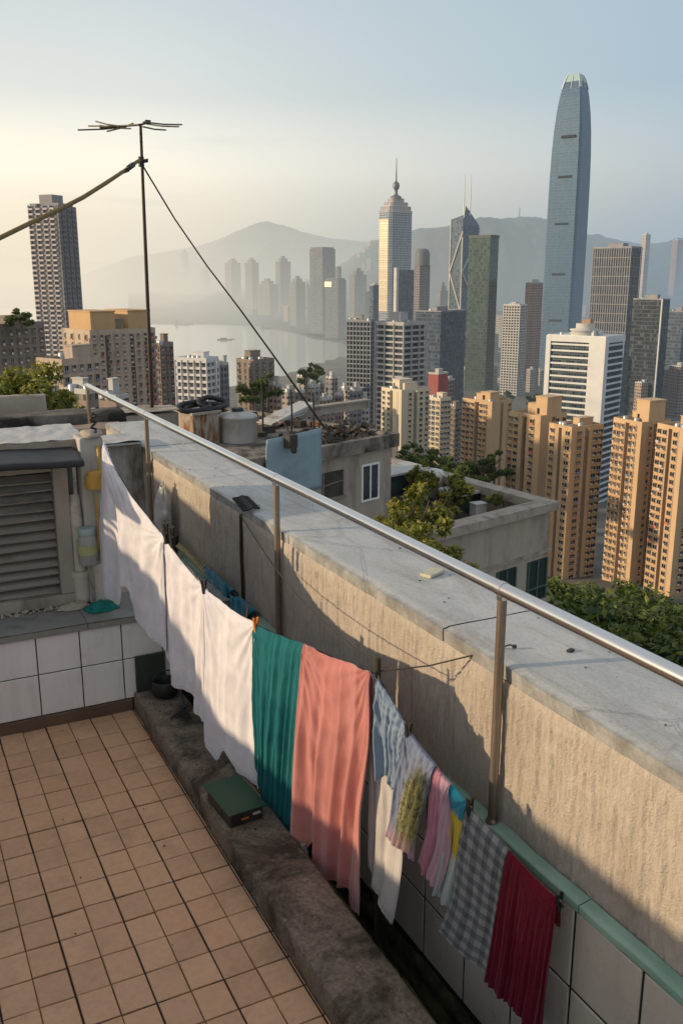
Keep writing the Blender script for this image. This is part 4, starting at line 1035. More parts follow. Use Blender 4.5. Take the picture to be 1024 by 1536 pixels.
# shrubs between parapet and garden building
for k, (px, py, D, key, s, lab) in enumerate([(632, 732, 33, 'bush', 1.0, 'tall yellow green shrub left of the garden roof corner'), (602, 752, 33, 'bush', .9, 'yellow green shrub in front of the white-framed window house'), (585, 768, 31, 'bush', .7, 'low yellow shrub touching the handrail'),
      (618, 785, 30, 'near', .8, 'broad shrub in front of the tall yellow green one'), (655, 815, 30, 'near', .7, 'dark green shrub under the front coping'), (615, 800, 29, 'near', .6, 'shrub half hidden by the handrail'), (695, 846, 31, 'near', .6, 'low shrub beside the green windows')]):
    p = at(px, py, D); hh = {'bush': 4, 'near': 4.5}[key] * s
    plant_tree(key, lab, (p.x, p.y, p.z - hh), s, k * 2.1, 'shrubs below the parapet', 'shrub')
# hillside shelf carrying them
mb = MB(); c = at(640, 800, 33); mb.grid(lambda u, v: (c.x - 7 + 11 * u, c.y - 9 + 16 * v, c.z - 3.2 - 1.5 * abs(v - .5) - 7 * max(0, u - .72) - 7 * max(0, .2 - v) + .3 * noise.noise(Vector((u * 9, v * 9, 0)))), 24, 24)
struct(mb.build('terrain', moss_dark))
p = at(45, 552, 26); plant_tree('near', 'leafy green tree at the left edge above the shed roof', (p.x, p.y, p.z - 4.4), 1.0, .5, None, 'tree')
p = at(8, 562, 24); plant_tree('near', 'second green tree cut by the left edge', (p.x, p.y, p.z - 4.4), .95, 2.5, None, 'tree')
# ------------------------------------------------------------------ terrace: floor, kerb, gutter
m, nt, b = newmat('floor_tile')
at_ = N(nt, 'Attribute', {'attribute_name': 'rnd'}).outputs['Fac']
v = OBJ(nt)
n1 = NOISE(nt, v, 2.2, 7, .7); n2 = NOISE(nt, v, 38, 5, .7)
col = RAMP(nt, at_, [(0, (.44, .26, .15)), (.5, (.52, .305, .175)), (1, (.57, .345, .205))])
col = MIX(nt, .42, col, RAMP(nt, n2, [(.3, (.38, .22, .125)), (.55, (.53, .315, .18)), (.8, (.60, .385, .235))]))
col = MIX(nt, RAMP(nt, n1, [(.5, 0), (.75, .55)]), col, (.17, .115, .08))
L(nt, col, b.inputs['Base Color'])
L(nt, RAMP(nt, n1, [(.3, .42), (.7, .7)]), b.inputs['Roughness']); b.inputs['Specular IOR Level'].default_value = .4
BUMP(nt, b, n2, .002, .5)
M_TILE = m
m, nt, b = newmat('grout')
s = N(nt, 'SeparateXYZ', i0=OBJ(nt))
fx = MATH(nt, 'ABSOLUTE', MATH(nt, 'SUBTRACT', MATH(nt, 'FRACT', MATH(nt, 'ADD', MATH(nt, 'DIVIDE', MATH(nt, 'SUBTRACT', s.outputs[0], .407), .26), .5)), .5))
n1 = NOISE(nt, OBJ(nt), 5, 6, .7)
col = MIX(nt, MATH(nt, 'GREATER_THAN', fx, .2), (.022, .016, .012), MIX(nt, RAMP(nt, n1, [(.4, 0), (.65, 1)]), (.16, .095, .035), (.045, .028, .016)))
L(nt, col, b.inputs['Base Color']); b.inputs['Roughness'].default_value = .95
M_GROUT = m
tq = random.Random(4)
P_ = .13; PY = .1642; PY0 = 3.0 - 23 * PY
mb = MB(); rnds = []
for i in range(-13, 7):
    xa = .407 + P_ * i; xb = xa + P_
    heavyl, heavyr = (i % 2 == 0), ((i + 1) % 2 == 0)
    xa += .0037 if heavyl else .0024; xb -= .0037 if heavyr else .0024
    if xb > 1.2: xb = 1.192
    for j in range(0, 38):
        ya = PY0 + PY * j + .0032; yb = ya + PY - .0064
        if j % 4 == 1: yb -= .003
        if ya > 5.2: continue
        yb = min(yb, 5.215)
        z = .010 + tq.uniform(-.0012, .0012); t1, t2 = tq.uniform(-.0014, .0014), tq.uniform(-.0014, .0014); bv = .0025
        dx, dy = tq.uniform(-.0008, .0008), tq.uniform(-.0008, .0008)
        c = [(xa + dx, ya + dy), (xb + dx, ya + dy), (xb + dx, yb + dy), (xa + dx, yb + dy)]
        zt = [z - t1 - t2, z + t1 - t2, z + t1 + t2, z - t1 + t2]
        ins = [(c[0][0] + bv, c[0][1] + bv), (c[1][0] - bv, c[1][1] + bv), (c[2][0] - bv, c[2][1] - bv), (c[3][0] + bv, c[3][1] - bv)]
        vs = [(*p, -.002) for p in c] + [(*p, q_ - .002) for p, q_ in zip(c, zt)] + [(*p, q_) for p, q_ in zip(ins, zt)]
        fs = [(0, 1, 5, 4), (1, 2, 6, 5), (2, 3, 7, 6), (3, 0, 4, 7), (4, 5, 9, 8), (5, 6, 10, 9), (6, 7, 11, 10), (7, 4, 8, 11), (8, 9, 10, 11)]
        mb.add(vs, fs); rnds += [min(1, max(0, tq.gauss(.5, .3)))] * 12
g = MB(); g.box(-1.3, 1.22, -.75, 5.24, -.2, .004)
o = mb.build('floor', M_TILE, local=True); struct(o)
a_ = o.data.attributes.new('rnd', 'FLOAT', 'POINT'); a_.data.foreach_set('value', rnds)
struct(g.build('floor', M_GROUT, local=True))

m, nt, b = newmat('stained_kerb_concrete')
v = OBJ(nt)
n1 = NOISE(nt, v, 3.2, 9, .72, .6); n2 = NOISE(nt, v, 60, 6, .75); n3 = NOISE(nt, MAPP(nt, v, (1, .5, 1)), 1.6, 6, .65)
col = RAMP(nt, n2, [(.28, (.085, .066, .048)), (.5, (.18, .145, .11)), (.75, (.30, .25, .195))])
col = MIX(nt, RAMP(nt, n1, [(.44, 0), (.60, .85)]), col, (.03, .024, .018))
col = MIX(nt, RAMP(nt, n3, [(.55, 0), (.75, .5)]), col, (.22, .17, .12))
L(nt, col, b.inputs['Base Color']); b.inputs['Roughness'].default_value = .93; b.inputs['Specular IOR Level'].default_value = .2
BUMP(nt, b, n2, .006, .7)
M_KERB = m
def rough(x, y, z, f=9, a=.004): return a * noise.fractal(Vector((x * f, y * f, z * f)), .8, 2.2, 4)
mb = MB()
prof = [(1.198, -.02), (1.199, .05), (1.200, .112), (1.206, .121), (1.26, .123), (1.33, .122), (1.40, .123), (1.460, .121), (1.470, .114), (1.472, .03), (1.473, -.15), (1.473, -.58)]
ys = [-.2 + i * .028 for i in range(204)]
vs = []
for y in ys:
    for x, z in prof:
        dz = rough(x, y, z, 14, .0016) + (-.006 if abs((y + .05) % .86 - .43) < .012 else 0)
        dx = rough(x + 5, y, z, 12, .002)
        vs.append((x + dx, y, z + dz))
k = len(prof)
mb.add(vs, [(j * k + i, (j + 1) * k + i, (j + 1) * k + i + 1, j * k + i + 1) for j in range(len(ys) - 1) for i in range(k - 1)], 0, None, True)
mb.add([vs[i] for i in range(k)], [tuple(range(k))[::-1]]); mb.add(vs[-k:], [tuple(range(k))])
struct(mb.build('kerb', M_KERB, local=True))
m, nt, b = newmat('mossy_gutter')
v = OBJ(nt); n1 = NOISE(nt, v, 9, 8, .7)
L(nt, RAMP(nt, n1, [(.35, (.025, .024, .013)), (.55, (.07, .08, .03)), (.75, (.15, .16, .06))]), b.inputs['Base Color']); b.inputs['Roughness'].default_value = .8
BUMP(nt, b, NOISE(nt, v, 60, 5, .7), .02, .9)
M_MOSS = m
mb = MB(); mb.grid(lambda u, v_: (1.47 + .4 * u, -.2 + 5.75 * v_, -.56 + rough(u * .4, 5.75 * v_, 0, 10, .02)), 10, 120); struct(mb.build('gutter', M_MOSS, local=True))

# ------------------------------------------------------------------ glazed tiles
def glazed(name, c1, c2, tint):
    m, nt, b = newmat(name); v = OBJ(nt)
    n1 = NOISE(nt, v, 2.5, 7, .7); n2 = NOISE(nt, v, 40, 4, .6); n3 = NOISE(nt, MAPP(nt, v, (6, 6, .8)), 2.0, 6, .7)
    col = RAMP(nt, n1, [(.3, c1), (.7, c2)])
    col = MIX(nt, RAMP(nt, n3, [(.5, 0), (.8, .5)]), col, tint)
    sp = RAMP(nt, NOISE(nt, v, 90, 3, .7), [(.68, 0), (.74, .5)])
    col = MIX(nt, sp, col, (.2, .16, .12))
    L(nt, col, b.inputs['Base Color']); L(nt, RAMP(nt, n1, [(.3, .22), (.7, .42)]), b.inputs['Roughness'])
    BUMP(nt, b, n1, .004, .25); return m
M_WTILE = glazed('white_wall_tile', (.62, .61, .60), (.72, .71, .70), (.45, .41, .36))
M_GTILE = glazed('cream_wall_tile', (.46, .42, .36), (.55, .51, .445), (.32, .27, .21))
M_JOINT = flat('black_joint', (.02, .018, .016), .9)
def tile_panel(mb, o, eu, ev, en, us, vs_, gap=.004, th=.008, q=random.Random(2)):
    """tiles lying on a wall plane: o origin, eu/ev along the wall, en outward"""
    o, eu, ev, en = map(Vector, (o, eu, ev, en))
    for u0, u1 in us:
        for v0, v1 in vs_:
            t = q.uniform(-.0012, .0012); b_ = .003
            a0, a1, c0, c1 = u0 + gap, u1 - gap, v0 + gap, v1 - gap
            P = lambda u, v, h: o + eu * u + ev * v + en * h
            k0, k1 = q.uniform(-.001, .001), q.uniform(-.001, .001)
            vv = [P(a0, c0, 0), P(a1, c0, 0), P(a1, c1, 0), P(a0, c1, 0), P(a0, c0, th - .002), P(a1, c0, th - .002), P(a1, c1, th - .002), P(a0, c1, th - .002),
                  P(a0 + b_, c0 + b_, th + k0), P(a1 - b_, c0 + b_, th + k1), P(a1 - b_, c1 - b_, th + k1 + t), P(a0 + b_, c1 - b_, th + k0 + t)]
            fs = [(0, 1, 5, 4), (1, 2, 6, 5), (2, 3, 7, 6), (3, 0, 4, 7), (4, 5, 9, 8), (5, 6, 10, 9), (6, 7, 11, 10), (7, 4, 8, 11), (8, 9, 10, 11)]
            mb.add(vv, fs)
# low wall along the gutter, with the green ledge that carries the handrail
root = thing('low_tiled_wall', 'low cream tiled wall under the washing with a pale green ledge', 'wall', (1.92, 2.6, -.58))
mb = MB(); mb.box(1.888, 1.93, -.3, 7.5, -.58, .545); mb.build('core', M_JOINT, root)
mb = MB(); us = [(1.39 + .31 * k, 1.70 + .31 * k) for k in range(-5, 20)]
tile_panel(mb, (1.888, 0, 0), (0, 1, 0), (0, 0, 1), (-1, 0, 0), us, [(-.32, -.032), (-.032, .243), (.243, .552)], .006, .005); mb.build('tiles', M_GTILE, root)
mb = MB(); mb.grid(lambda u, v_: (1.872 + rough(u, v_ * 7, 2, 9, .02), -.3 + 7.8 * u, -.58 + .25 * v_ + .02 * noise.noise(Vector((u * 60, 3, 0)))), 160, 8, flip=True); mb.build('mossy_foot', M_MOSS, root)
m = stained('green_ledge', (.17, .30, .23), (.27, .40, .32), 4, .45, .004, 30, stain=(.20, .17, .12), sscale=3, sstop=(.56, .75), spec=.5)
mb = MB(); q = random.Random(5)
secs = [(-.3, 1.985), (1.99, 4.1), (4.105, 7.5)]
for y0, y1 in secs:
    n_ = int((y1 - y0) / .05)
    pr = [(1.877, .556), (1.8765, .580), (1.8785, .5855), (1.90, .589), (1.929, .594)]
    vs = [(x + rough(x, y0 + (y1 - y0) * i / n_, z, 8, .003), y0 + (y1 - y0) * i / n_, z + rough(x, y0 + (y1 - y0) * i / n_, z + 4, 8, .003)) for i in range(n_ + 1) for x, z in pr]
    k = 5; mb.add(vs, [(j * k + i, (j + 1) * k + i, (j + 1) * k + i + 1, j * k + i + 1)[::-1] for j in range(n_) for i in range(4)], 0, None, True)
    mb.add(vs[:5], [(0, 1, 2, 3, 4)]); mb.add(vs[-5:], [(4, 3, 2, 1, 0)])
mb.build('ledge', m, root)

# tall rough rendered parapet with concrete slabs on top
m, nt, b = newmat('combed_render')
v = OBJ(nt)
n1 = NOISE(nt, v, 1.3, 7, .7); n2 = NOISE(nt, MAPP(nt, v, (1, 1, .4)), 60, 6, .75); n3 = NOISE(nt, v, 130, 4, .7); n4 = NOISE(nt, MAPP(nt, v, (1, 1, .25)), 5, 6, .7)
col = RAMP(nt, n2, [(.3, (.48, .415, .345)), (.55, (.61, .535, .455)), (.75, (.70, .63, .54))])
col = MIX(nt, RAMP(nt, n1, [(.4, 0), (.7, .5)]), col, (.36, .30, .25))
col = MIX(nt, RAMP(nt, n4, [(.56, 0), (.75, .5)]), col, (.33, .27, .22))
L(nt, col, b.inputs['Base Color']); b.inputs['Roughness'].default_value = .95; b.inputs['Specular IOR Level'].default_value = .15
h_ = MATH(nt, 'ADD', n3, MATH(nt, 'MULTIPLY', n2, .8))
BUMP(nt, b, h_, .014, .9)
M_REND = m
root = thing('parapet_wall', 'thick parapet wall of rough combed render topped with pale concrete slabs', 'wall', (2.24, 3.5, -.6))
mb = MB(); mb.box(1.948, 2.36, -.4, 8.9, -.6, 1.155); mb.build('core', conc_a, root)
mb = MB(); NU, NV = 1500, 90
yy0, yy1, z0, z1 = -.4, 8.9, .3, 1.162
vs = []
for j in range(NV + 1):
    z = z0 + (z1 - z0) * j / NV
    for i in range(NU + 1):
        y = yy0 + (yy1 - yy0) * (i / NU)
        st = noise.noise(Vector((y * 42 + .8 * noise.noise(Vector((y * 3, z * 4, 1))), z * 2.0, 0)))
        st2 = noise.noise(Vector((y * 110, z * 5, 3)))
        gr = noise.noise(Vector((y * 75, z * 22, 7)))
        big = noise.noise(Vector((y * 1.3, z * 2, 9)))
        d = .010 * st + .007 * st2 + .0035 * gr + .008 * big
        if z > z1 - .05: d *= .5; 
        x = 1.933 - d + (.006 * max(0, (z - z1 + .03) / .03) ** 2)
        if abs(y - 5.22) < .012 or abs(y - 5.22 - .18) < .006: x += .012
        vs.append((min(x, 1.947), y, z))
k = NU + 1
mb.add(vs, [(j * k + i, (j + 1) * k + i, (j + 1) * k + i + 1, j * k + i + 1) for j in range(NV) for i in range(NU)], 0, None, True)
mb.build('render_coat', M_REND, root)
m, nt, b = newmat('slab_concrete')
v = OBJ(nt)
n1 = NOISE(nt, v, 1.5, 8, .7, .5); n2 = NOISE(nt, v, 70, 5, .7); n3 = NOISE(nt, MAPP(nt, v, (1.2, .3, 1)), 2.6, 8, .75, 1.0); n4 = NOISE(nt, v, 9, 7, .75)
col = RAMP(nt, n1, [(.3, (.32, .34, .345)), (.5, (.42, .44, .44)), (.7, (.52, .53, .52))])
col = MIX(nt, RAMP(nt, n3, [(.48, 0), (.62, .85)]), col, (.25, .245, .23))
col = MIX(nt, RAMP(nt, n4, [(.60, 0), (.72, .6)]), col, (.17, .165, .155))
col = MIX(nt, .28, col, RAMP(nt, n2, [(.3, (.25, .25, .24)), (.7, (.65, .64, .60))]))
ed = N(nt, 'SeparateXYZ', i0=v).outputs[0]
col = MIX(nt, RAMP(nt, MATH(nt, 'ADD', MATH(nt, 'MULTIPLY', MATH(nt, 'SUBTRACT', n4, .5), .09), ed), [(.0, .8), (.035, 0)]), col, (.13, .12, .11))
vor = N(nt, 'TexVoronoi', {'feature': 'DISTANCE_TO_EDGE'}, Vector=MAPP(nt, v, (.9, .55, 1)), Scale=1.3).outputs[0]
wv_ = MATH(nt, 'ADD', vor, MATH(nt, 'MULTIPLY', MATH(nt, 'SUBTRACT', n4, .5), .05))
col = MIX(nt, RAMP(nt, wv_, [(.0, .0), (.004, .4), (.012, 0)]), col, (.10, .095, .09))
L(nt, col, b.inputs['Base Color']); L(nt, RAMP(nt, n1, [(.3, .5), (.7, .75)]), b.inputs['Roughness'])
BUMP(nt, b, MATH(nt, 'ADD', n2, n4), .004, .5)
M_SLAB = m
cuts = [-.4, 1.36, 2.93, 4.50, 6.1, 7.5, 8.92]
q = random.Random(12)
for y0, y1 in zip(cuts, cuts[1:]):
    mb = MB(); nx, ny = 14, int((y1 - y0) / .03); dz = q.uniform(-.004, .004); ya, yb = y0 + .005, y1 - .005
    def top(u, v_):
        y = ya + (yb - ya) * v_; e = 0
        chip = .012 * max(0, noise.noise(Vector((y * 5, 2, 0)))) + .006 * max(0, noise.noise(Vector((y * 21, 5, 0))))
        x = 1.931 + chip + (2.388 - 1.931 - chip) * u
        z = 1.222 + dz + .003 * noise.noise(Vector((x * 5, y * 4, 0)))
        if u < .04: z -= .008
        if u > .96: z -= .006
        return (x, y, z)
    mb.grid(top, nx, ny)
    tv = mb.v; w_ = nx + 1
    lowl = [(tv[j * w_][0] + .003, tv[j * w_][1], 1.162) for j in range(ny + 1)]; lowr = [(tv[j * w_ + nx][0], tv[j * w_ + nx][1], 1.158) for j in range(ny + 1)]
    L_ = [tv[j * w_] for j in range(ny + 1)]; Rr = [tv[j * w_ + nx] for j in range(ny + 1)]
    mb.add(lowl + L_, [(j, ny + 1 + j, ny + 2 + j, j + 1) for j in range(ny)]); mb.add(lowr + Rr, [(j, j + 1, ny + 2 + j, ny + 1 + j) for j in range(ny)])
    mb.add([lowl[0], lowr[0], Rr[0], L_[0]], [(0, 1, 2, 3)]); mb.add([lowl[-1], lowr[-1], Rr[-1], L_[-1]], [(3, 2, 1, 0)])
    o = mb.build('coping_slab', M_SLAB, root)
    # local origin of the slab at its inner edge so that the stain follows the edge
    for vtx in o.data.vertices: vtx.co.x -= (1.922 - 2.24)
    o.location.x = 1.922 - 2.24
# long saw cut along the slab tops
mb = MB();  
# ------------------------------------------------------------------ handrail
m, nt, b = newmat('brushed_steel')
v = OBJ(nt)
n1 = NOISE(nt, MAPP(nt, v, (1, .05, 1)), 40, 4, .6); n2 = NOISE(nt, MAPP(nt, v, (1, .25, 1)), 9, 6, .7)
L(nt, MIX(nt, RAMP(nt, n2, [(.5, 0), (.75, .6)]), (.74, .73, .71), (.50, .42, .34)), b.inputs['Base Color'])
b.inputs['Metallic'].default_value = 1
L(nt, RAMP(nt, n2, [(.3, .16), (.8, .32)]), b.inputs['Roughness']); BUMP(nt, b, n1, .001, .2)
M_STEEL = m
m, nt, b = newmat('worn_post_steel')
v = OBJ(nt); n1 = NOISE(nt, MAPP(nt, v, (1, 1, .15)), 14, 6, .7)
L(nt, RAMP(nt, n1, [(.35, (.20, .155, .12)), (.6, (.32, .27, .22)), (.8, (.16, .10, .065))]), b.inputs['Base Color']); b.inputs['Metallic'].default_value = .75; b.inputs['Roughness'].default_value = .42
M_POST = m
root = thing('handrail', 'round steel handrail on slim posts running along the parapet', 'railing', (1.87, 2.45, .595))
mb = MB(); mb.tube([(1.903, -.6 + 10.13 * k / 30, 1.522) for k in range(31)], .026, 20); mb.build('rail', M_STEEL, root)
for Y, zb_ in ((-.1, .592), (2.51, .592), (4.58, .592), (7.27, .594), (9.50, 1.0)):
    mb = MB(); mb.tube([(1.903, Y, zb_), (1.903, Y, .9), (1.903, Y, 1.50)], .0175, 14); o = mb.build('post', M_POST, root)
    mb = MB(); mb.lathe([(.026, zb_ - .002), (.026, zb_ + .006), (.0195, zb_ + .012), (.0195, zb_ + .02)], (1.903, Y, 0), 16); mb.build('flange', M_POST, o)
    mb = MB(); mb.tube([(1.903, Y - .012, 1.522), (1.903, Y + .012, 1.522)], .0285, 20); mb.tube([(1.903, Y, 1.485), (1.903, Y, 1.505)], .021, 14); mb.build('collar', M_STEEL, o)

# ------------------------------------------------------------------ back wall, ledge, louvres, shed roof, pillar
root = thing('back_wall', 'low white tiled wall with a dark foot strip and grey ledge under the louvres', 'wall', (.4, 5.3, 0))
mb = MB(); mb.box(-1.3, 1.84, 5.232, 5.66, -.56, .575); mb.build('core', M_JOINT, root)
mb = MB(); us = [(.654 + .247 * k, .901 + .247 * k) for k in range(-8, 3)]
tile_panel(mb, (0, 5.232, 0), (1, 0, 0), (0, 0, 1), (0, -1, 0), us, [(.085, .345), (.345, .578)], .0035, .009); 
tile_panel(mb, (0, 5.232, 0), (1, 0, 0), (0, 0, 1), (0, -1, 0), [(1.395, 1.62), (1.62, 1.84)], [(.12, .345), (.345, .578)], .0035, .009); mb.build('tiles', M_WTILE, root)
mb = MB(); mb.box(-1.3, 1.19, 5.212, 5.231, .006, .083); o = mb.build('foot_strip', stained('brown_skirting', (.075, .045, .03), (.13, .085, .06), 4, .5, .003, spec=.4), root); bevel(o, .003)
ledgem = stained('grey_ledge', (.17, .175, .165), (.27, .27, .25), 3, .7, .006, 30, stain=(.08, .075, .065), sscale=3, sstop=(.5, .7))
for x0, x1 in ((-1.3, .10), (.104, .95), (.954, 1.84)):
    mb = MB(); mb.grid(lambda u, v_: (x0 + (x1 - x0) * u, 5.205 + .455 * v_, .622 + rough(u * 2, v_, x0, 6, .003)), 24, 10); mb.box(x0 + .0, x1 - .0, 5.208, 5.655, .579, .616)
    mb.build('ledge', ledgem, root)

wood = stained('grey_wood', (.26, .235, .20), (.36, .325, .28), 4, .8, .006, 40, stain=(.15, .12, .09), sscale=3, sstop=(.52, .75), stretch=(1, 1, .3))
slatm = stained('louvre_slat', (.23, .21, .185), (.32, .295, .26), 4, .7, .004, 30, stain=(.12, .10, .085), sscale=4, sstop=(.5, .72), stretch=(.3, 1, 1))
root = thing('louvred_opening', 'grey slatted louvre in a worn wooden frame on the back ledge', 'louvre', (.2, 5.62, .625))
mb = MB(); mb.box(.875, .962, 5.56, 5.66, .70, 1.52); mb.box(.12, .962, 5.55, 5.66, .628, .698); mb.box(.12, .874, 5.57, 5.66, 1.47, 1.52); o = mb.build('frame', wood, root); bevel(o, .006)
mb = MB(); mb.box(.12, .874, 5.69, 5.70, .70, 1.47); mb.build('dark_backing', M_JOINT, root)
for k in range(13):
    z = .725 + k * .0585; mb = MB(); tw = .004 * (k % 3 - 1)
    mb.obox((.497, 5.625, z), (.376, 0, tw), (0, .034, .017), (0, -.003, .005)); o = mb.build('slat', slatm, root)
m_awn = stained('black_awning', (.012, .013, .016), (.03, .032, .036), 5, .5, .004, spec=.4)
mb = MB()
def aw(u, v_): return (0.1 + .92 * u, 5.30 + .36 * v_, 1.612 - .03 * (1 - v_) - .006 * math.sin(u * 9) - .02 * max(0, u - .9) * 10 * .3)
mb.grid(aw, 40, 8); o = mb.build('awning', m_awn); sm_ = o.modifiers.new('thick', 'SOLIDIFY'); sm_.thickness = .04; sm_.offset = -1; bevel(o, .012)
tag(o, 'black curved awning sheet jutting out above the louvre', 'awning')
# peeling wall and roof slab of the shed
peel = stained('peeling_whitewash', (.36, .35, .33), (.50, .48, .45), 3, .85, .008, 25, stain=(.17, .14, .11), sscale=2.6, sstop=(.45, .62), stretch=(1, 1, .35))
root = thing('shed', 'whitewashed shed wall and flat pale roof behind the louvre', 'shed', (.1, 6.0, .6))
mb = MB(); mb.box(.12, 1.02, 5.72, 6.12, .5, 1.585); mb.build('wall', peel, root)
mb = MB(); mb.grid(lambda u, v_: (0.1 + 1.01 * u, 5.64 + .56 * v_, 1.645 + .01 * v_ + rough(u * 3, v_, 1, 4, .008)), 50, 18); mb.build('roof', stained('roof_screed', (.38, .38, .375), (.50, .495, .48), 2, .7, .006, 20, stain=(.30, .28, .25), sscale=2, sstop=(.55, .75)), root)
mb = MB(); mb.grid(lambda u, v_: (0.1 + 1.01 * u, 5.634 - .006 * v_, 1.582 + .062 * v_ + rough(u * 3, v_, 8, 4, .008)), 60, 4); mb.build('fascia', conc_b, root)
mb = MB(); mb.box(.12, 1.03, 5.66, 5.71, 1.545, 1.578); mb.box(.2, .26, 5.66, 5.71, 1.45, 1.543); mb.box(.62, .68, 5.66, 5.71, 1.45, 1.543); mb.build('roof_beam', peel, root)
root = thing('corner_pillar', 'peeling white corner pillar where the washing line starts', 'pillar', (1.12, 5.62, .62))
mb = MB(); mb.box(1.035, 1.175, 5.52, 5.70, .625, 1.665); o = mb.build('shaft', peel, root); bevel(o, .012, 3)
mb = MB(); mb.lathe([(.075, 1.665), (.08, 1.675), (.075, 1.69), (.03, 1.70)], (1.105, 5.60, 0), 12, sx=1, sy=1.05, wob=.9); mb.build('cap', conc_b, root)
mb = MB(); mb.tube([(1.13 + .02 * math.sin(k * 1.7), 5.54 + .015 * math.cos(k * 2.3), 1.65 + .012 * k) for k in range(14)], .008, 6); mb.build('wire_tie', rub, root)
pipe_m = stained('old_pipe', (.40, .37, .32), (.52, .48, .42), 4, .6, .004, stain=(.25, .18, .12), sscale=4, sstop=(.5, .7))
mb = MB(); mb.tube([(1.0, 5.57, .64), (1.0, 5.57, .80)], .05, 14); mb.tube([(1.0, 5.57, .80), (1.0, 5.57, .84)], .06, 14); mb.tube([(1.0, 5.57, .84), (1.0, 5.57, 1.05), (.995, 5.58, 1.22), (1.0, 5.62, 1.30)], .038, 12)
tag(mb.build('drain_pipe', pipe_m), 'stubby pale drain pipe standing beside the louvre frame', 'pipe')
mb = MB(); mb.tube([(1.12, 5.50, .64), (1.12, 5.50, .86)], .055, 14); mb.tube([(1.12, 5.50, .86), (1.12, 5.50, .90)], .066, 14); mb.tube([(1.12, 5.50, .9), (1.12, 5.50, 1.10), (1.125, 5.51, 1.33)], .016, 8)
tag(mb.build('water_pipe', pipe_m), 'thick pale water pipe stub in front of the corner pillar', 'pipe')
# yellow scoop, jar, cloth on the ledge
yel = stained('yellow_plastic', (.42, .23, .03), (.55, .32, .05), 9, .45, .002, spec=.5)
root = thing('yellow_scoop', 'yellow plastic scoop hanging on the corner pillar', 'scoop', (1.115, 5.47, 1.36))
mb = MB(); mb.lathe([(.068, 0), (.075, .03), (.07, .075), (.055, .10), (.02, .108)], (1.115, 5.46, 1.37), 18, sx=1, sy=.6); mb.build('bowl', yel, root)
mb = MB(); mb.tube([(1.13, 5.455, 1.47), (1.135, 5.47, 1.56), (1.14, 5.51, 1.62)], .009, 8); mb.build('handle', yel, root)
mb = MB(); mb.tube([(1.10, 5.46, 1.37), (1.105, 5.48, 1.18), (1.10, 5.49, .98)], .006, 5); mb.tube([(1.135, 5.46, 1.37), (1.13, 5.48, 1.2), (1.14, 5.49, 1.05)], .005, 5); mb.build('cord', yel, root)
m, nt, b = newmat('clear_jar'); b.inputs['Base Color'].default_value = (.72, .76, .74, 1); b.inputs['Roughness'].default_value = .12; b.inputs['Transmission Weight'].default_value = .7; b.inputs['IOR'].default_value = 1.3
M_JAR = m
root = thing('plastic_jar', 'clear plastic jar with a pale label hung beside the louvre frame', 'jar', (1.03, 5.47, .90))
mb = MB(); mb.lathe([(.045, 0), (.058, .012), (.06, .15), (.05, .175), (.042, .19)], (1.03, 5.47, .90), 20); mb.build('body', M_JAR, root)
mb = MB(); mb.lathe([(.048, .19), (.05, .195), (.05, .225), (.046, .23)], (1.03, 5.47, .90), 20); mb.build('lid', flat('blue_grey_lid', (.3, .38, .4), .4), root)
mb = MB(); mb.lathe([(.0608, .07), (.0608, .125)], (1.03, 5.47, .90), 20); mb.build('label_band', flat('olive_label', (.32, .34, .16), .6), root)
tealc = stained('teal_cloth', (.005, .13, .115), (.01, .19, .165), 12, .8, .006, 60)
def rag(c, r, h, mt, label, cat, name, sd=1, sx=1.6, sy=1):
    mb = MB(); n_, k_ = 28, 10; c = Vector(c)
    vs = []
    for j in range(k_ + 1):
        t = j / k_; rr = r * math.sin(math.pi * (.5 * (1 - t) + .02)) ** .7
        for i in range(n_):
            a = 2 * math.pi * i / n_; q_ = 1 + .35 * noise.noise(Vector((math.cos(a) * 2 + sd, math.sin(a) * 2, t * 2))) + .15 * noise.noise(Vector((math.cos(a) * 6 + sd, math.sin(a) * 6, t * 5)))
            vs.append(c + Vector((rr * q_ * sx * math.cos(a), rr * q_ * sy * math.sin(a), h * t * (1 + .3 * noise.noise(Vector((a, sd, 0)))))))
    mb.add(vs, [(j * n_ + i, j * n_ + (i + 1) % n_, (j + 1) * n_ + (i + 1) % n_, (j + 1) * n_ + i) for j in range(k_) for i in range(n_)], 0, None, True)
    mb.add(vs[-n_:], [tuple(range(n_))])
    return tag(mb.build(name, mt), label, cat)
rag((1.075, 5.40, .626), .062, .055, tealc, 'crumpled teal rag lying on the grey ledge', 'rag', 'rag', 2)
rag((.93, 5.50, .626), .05, .035, conc_b, 'small heap of crumbled plaster below the louvre frame', 'rubble', 'plaster_heap', 5, 2.0)
mb = MB(); q = random.Random(6); fuzz(mb, .35, .9, 5.50, 5.545, .625, .64, 60, .012); struct(mb.build('debris', conc_b, base=(.6, 5.5, .62)), 'stuff')
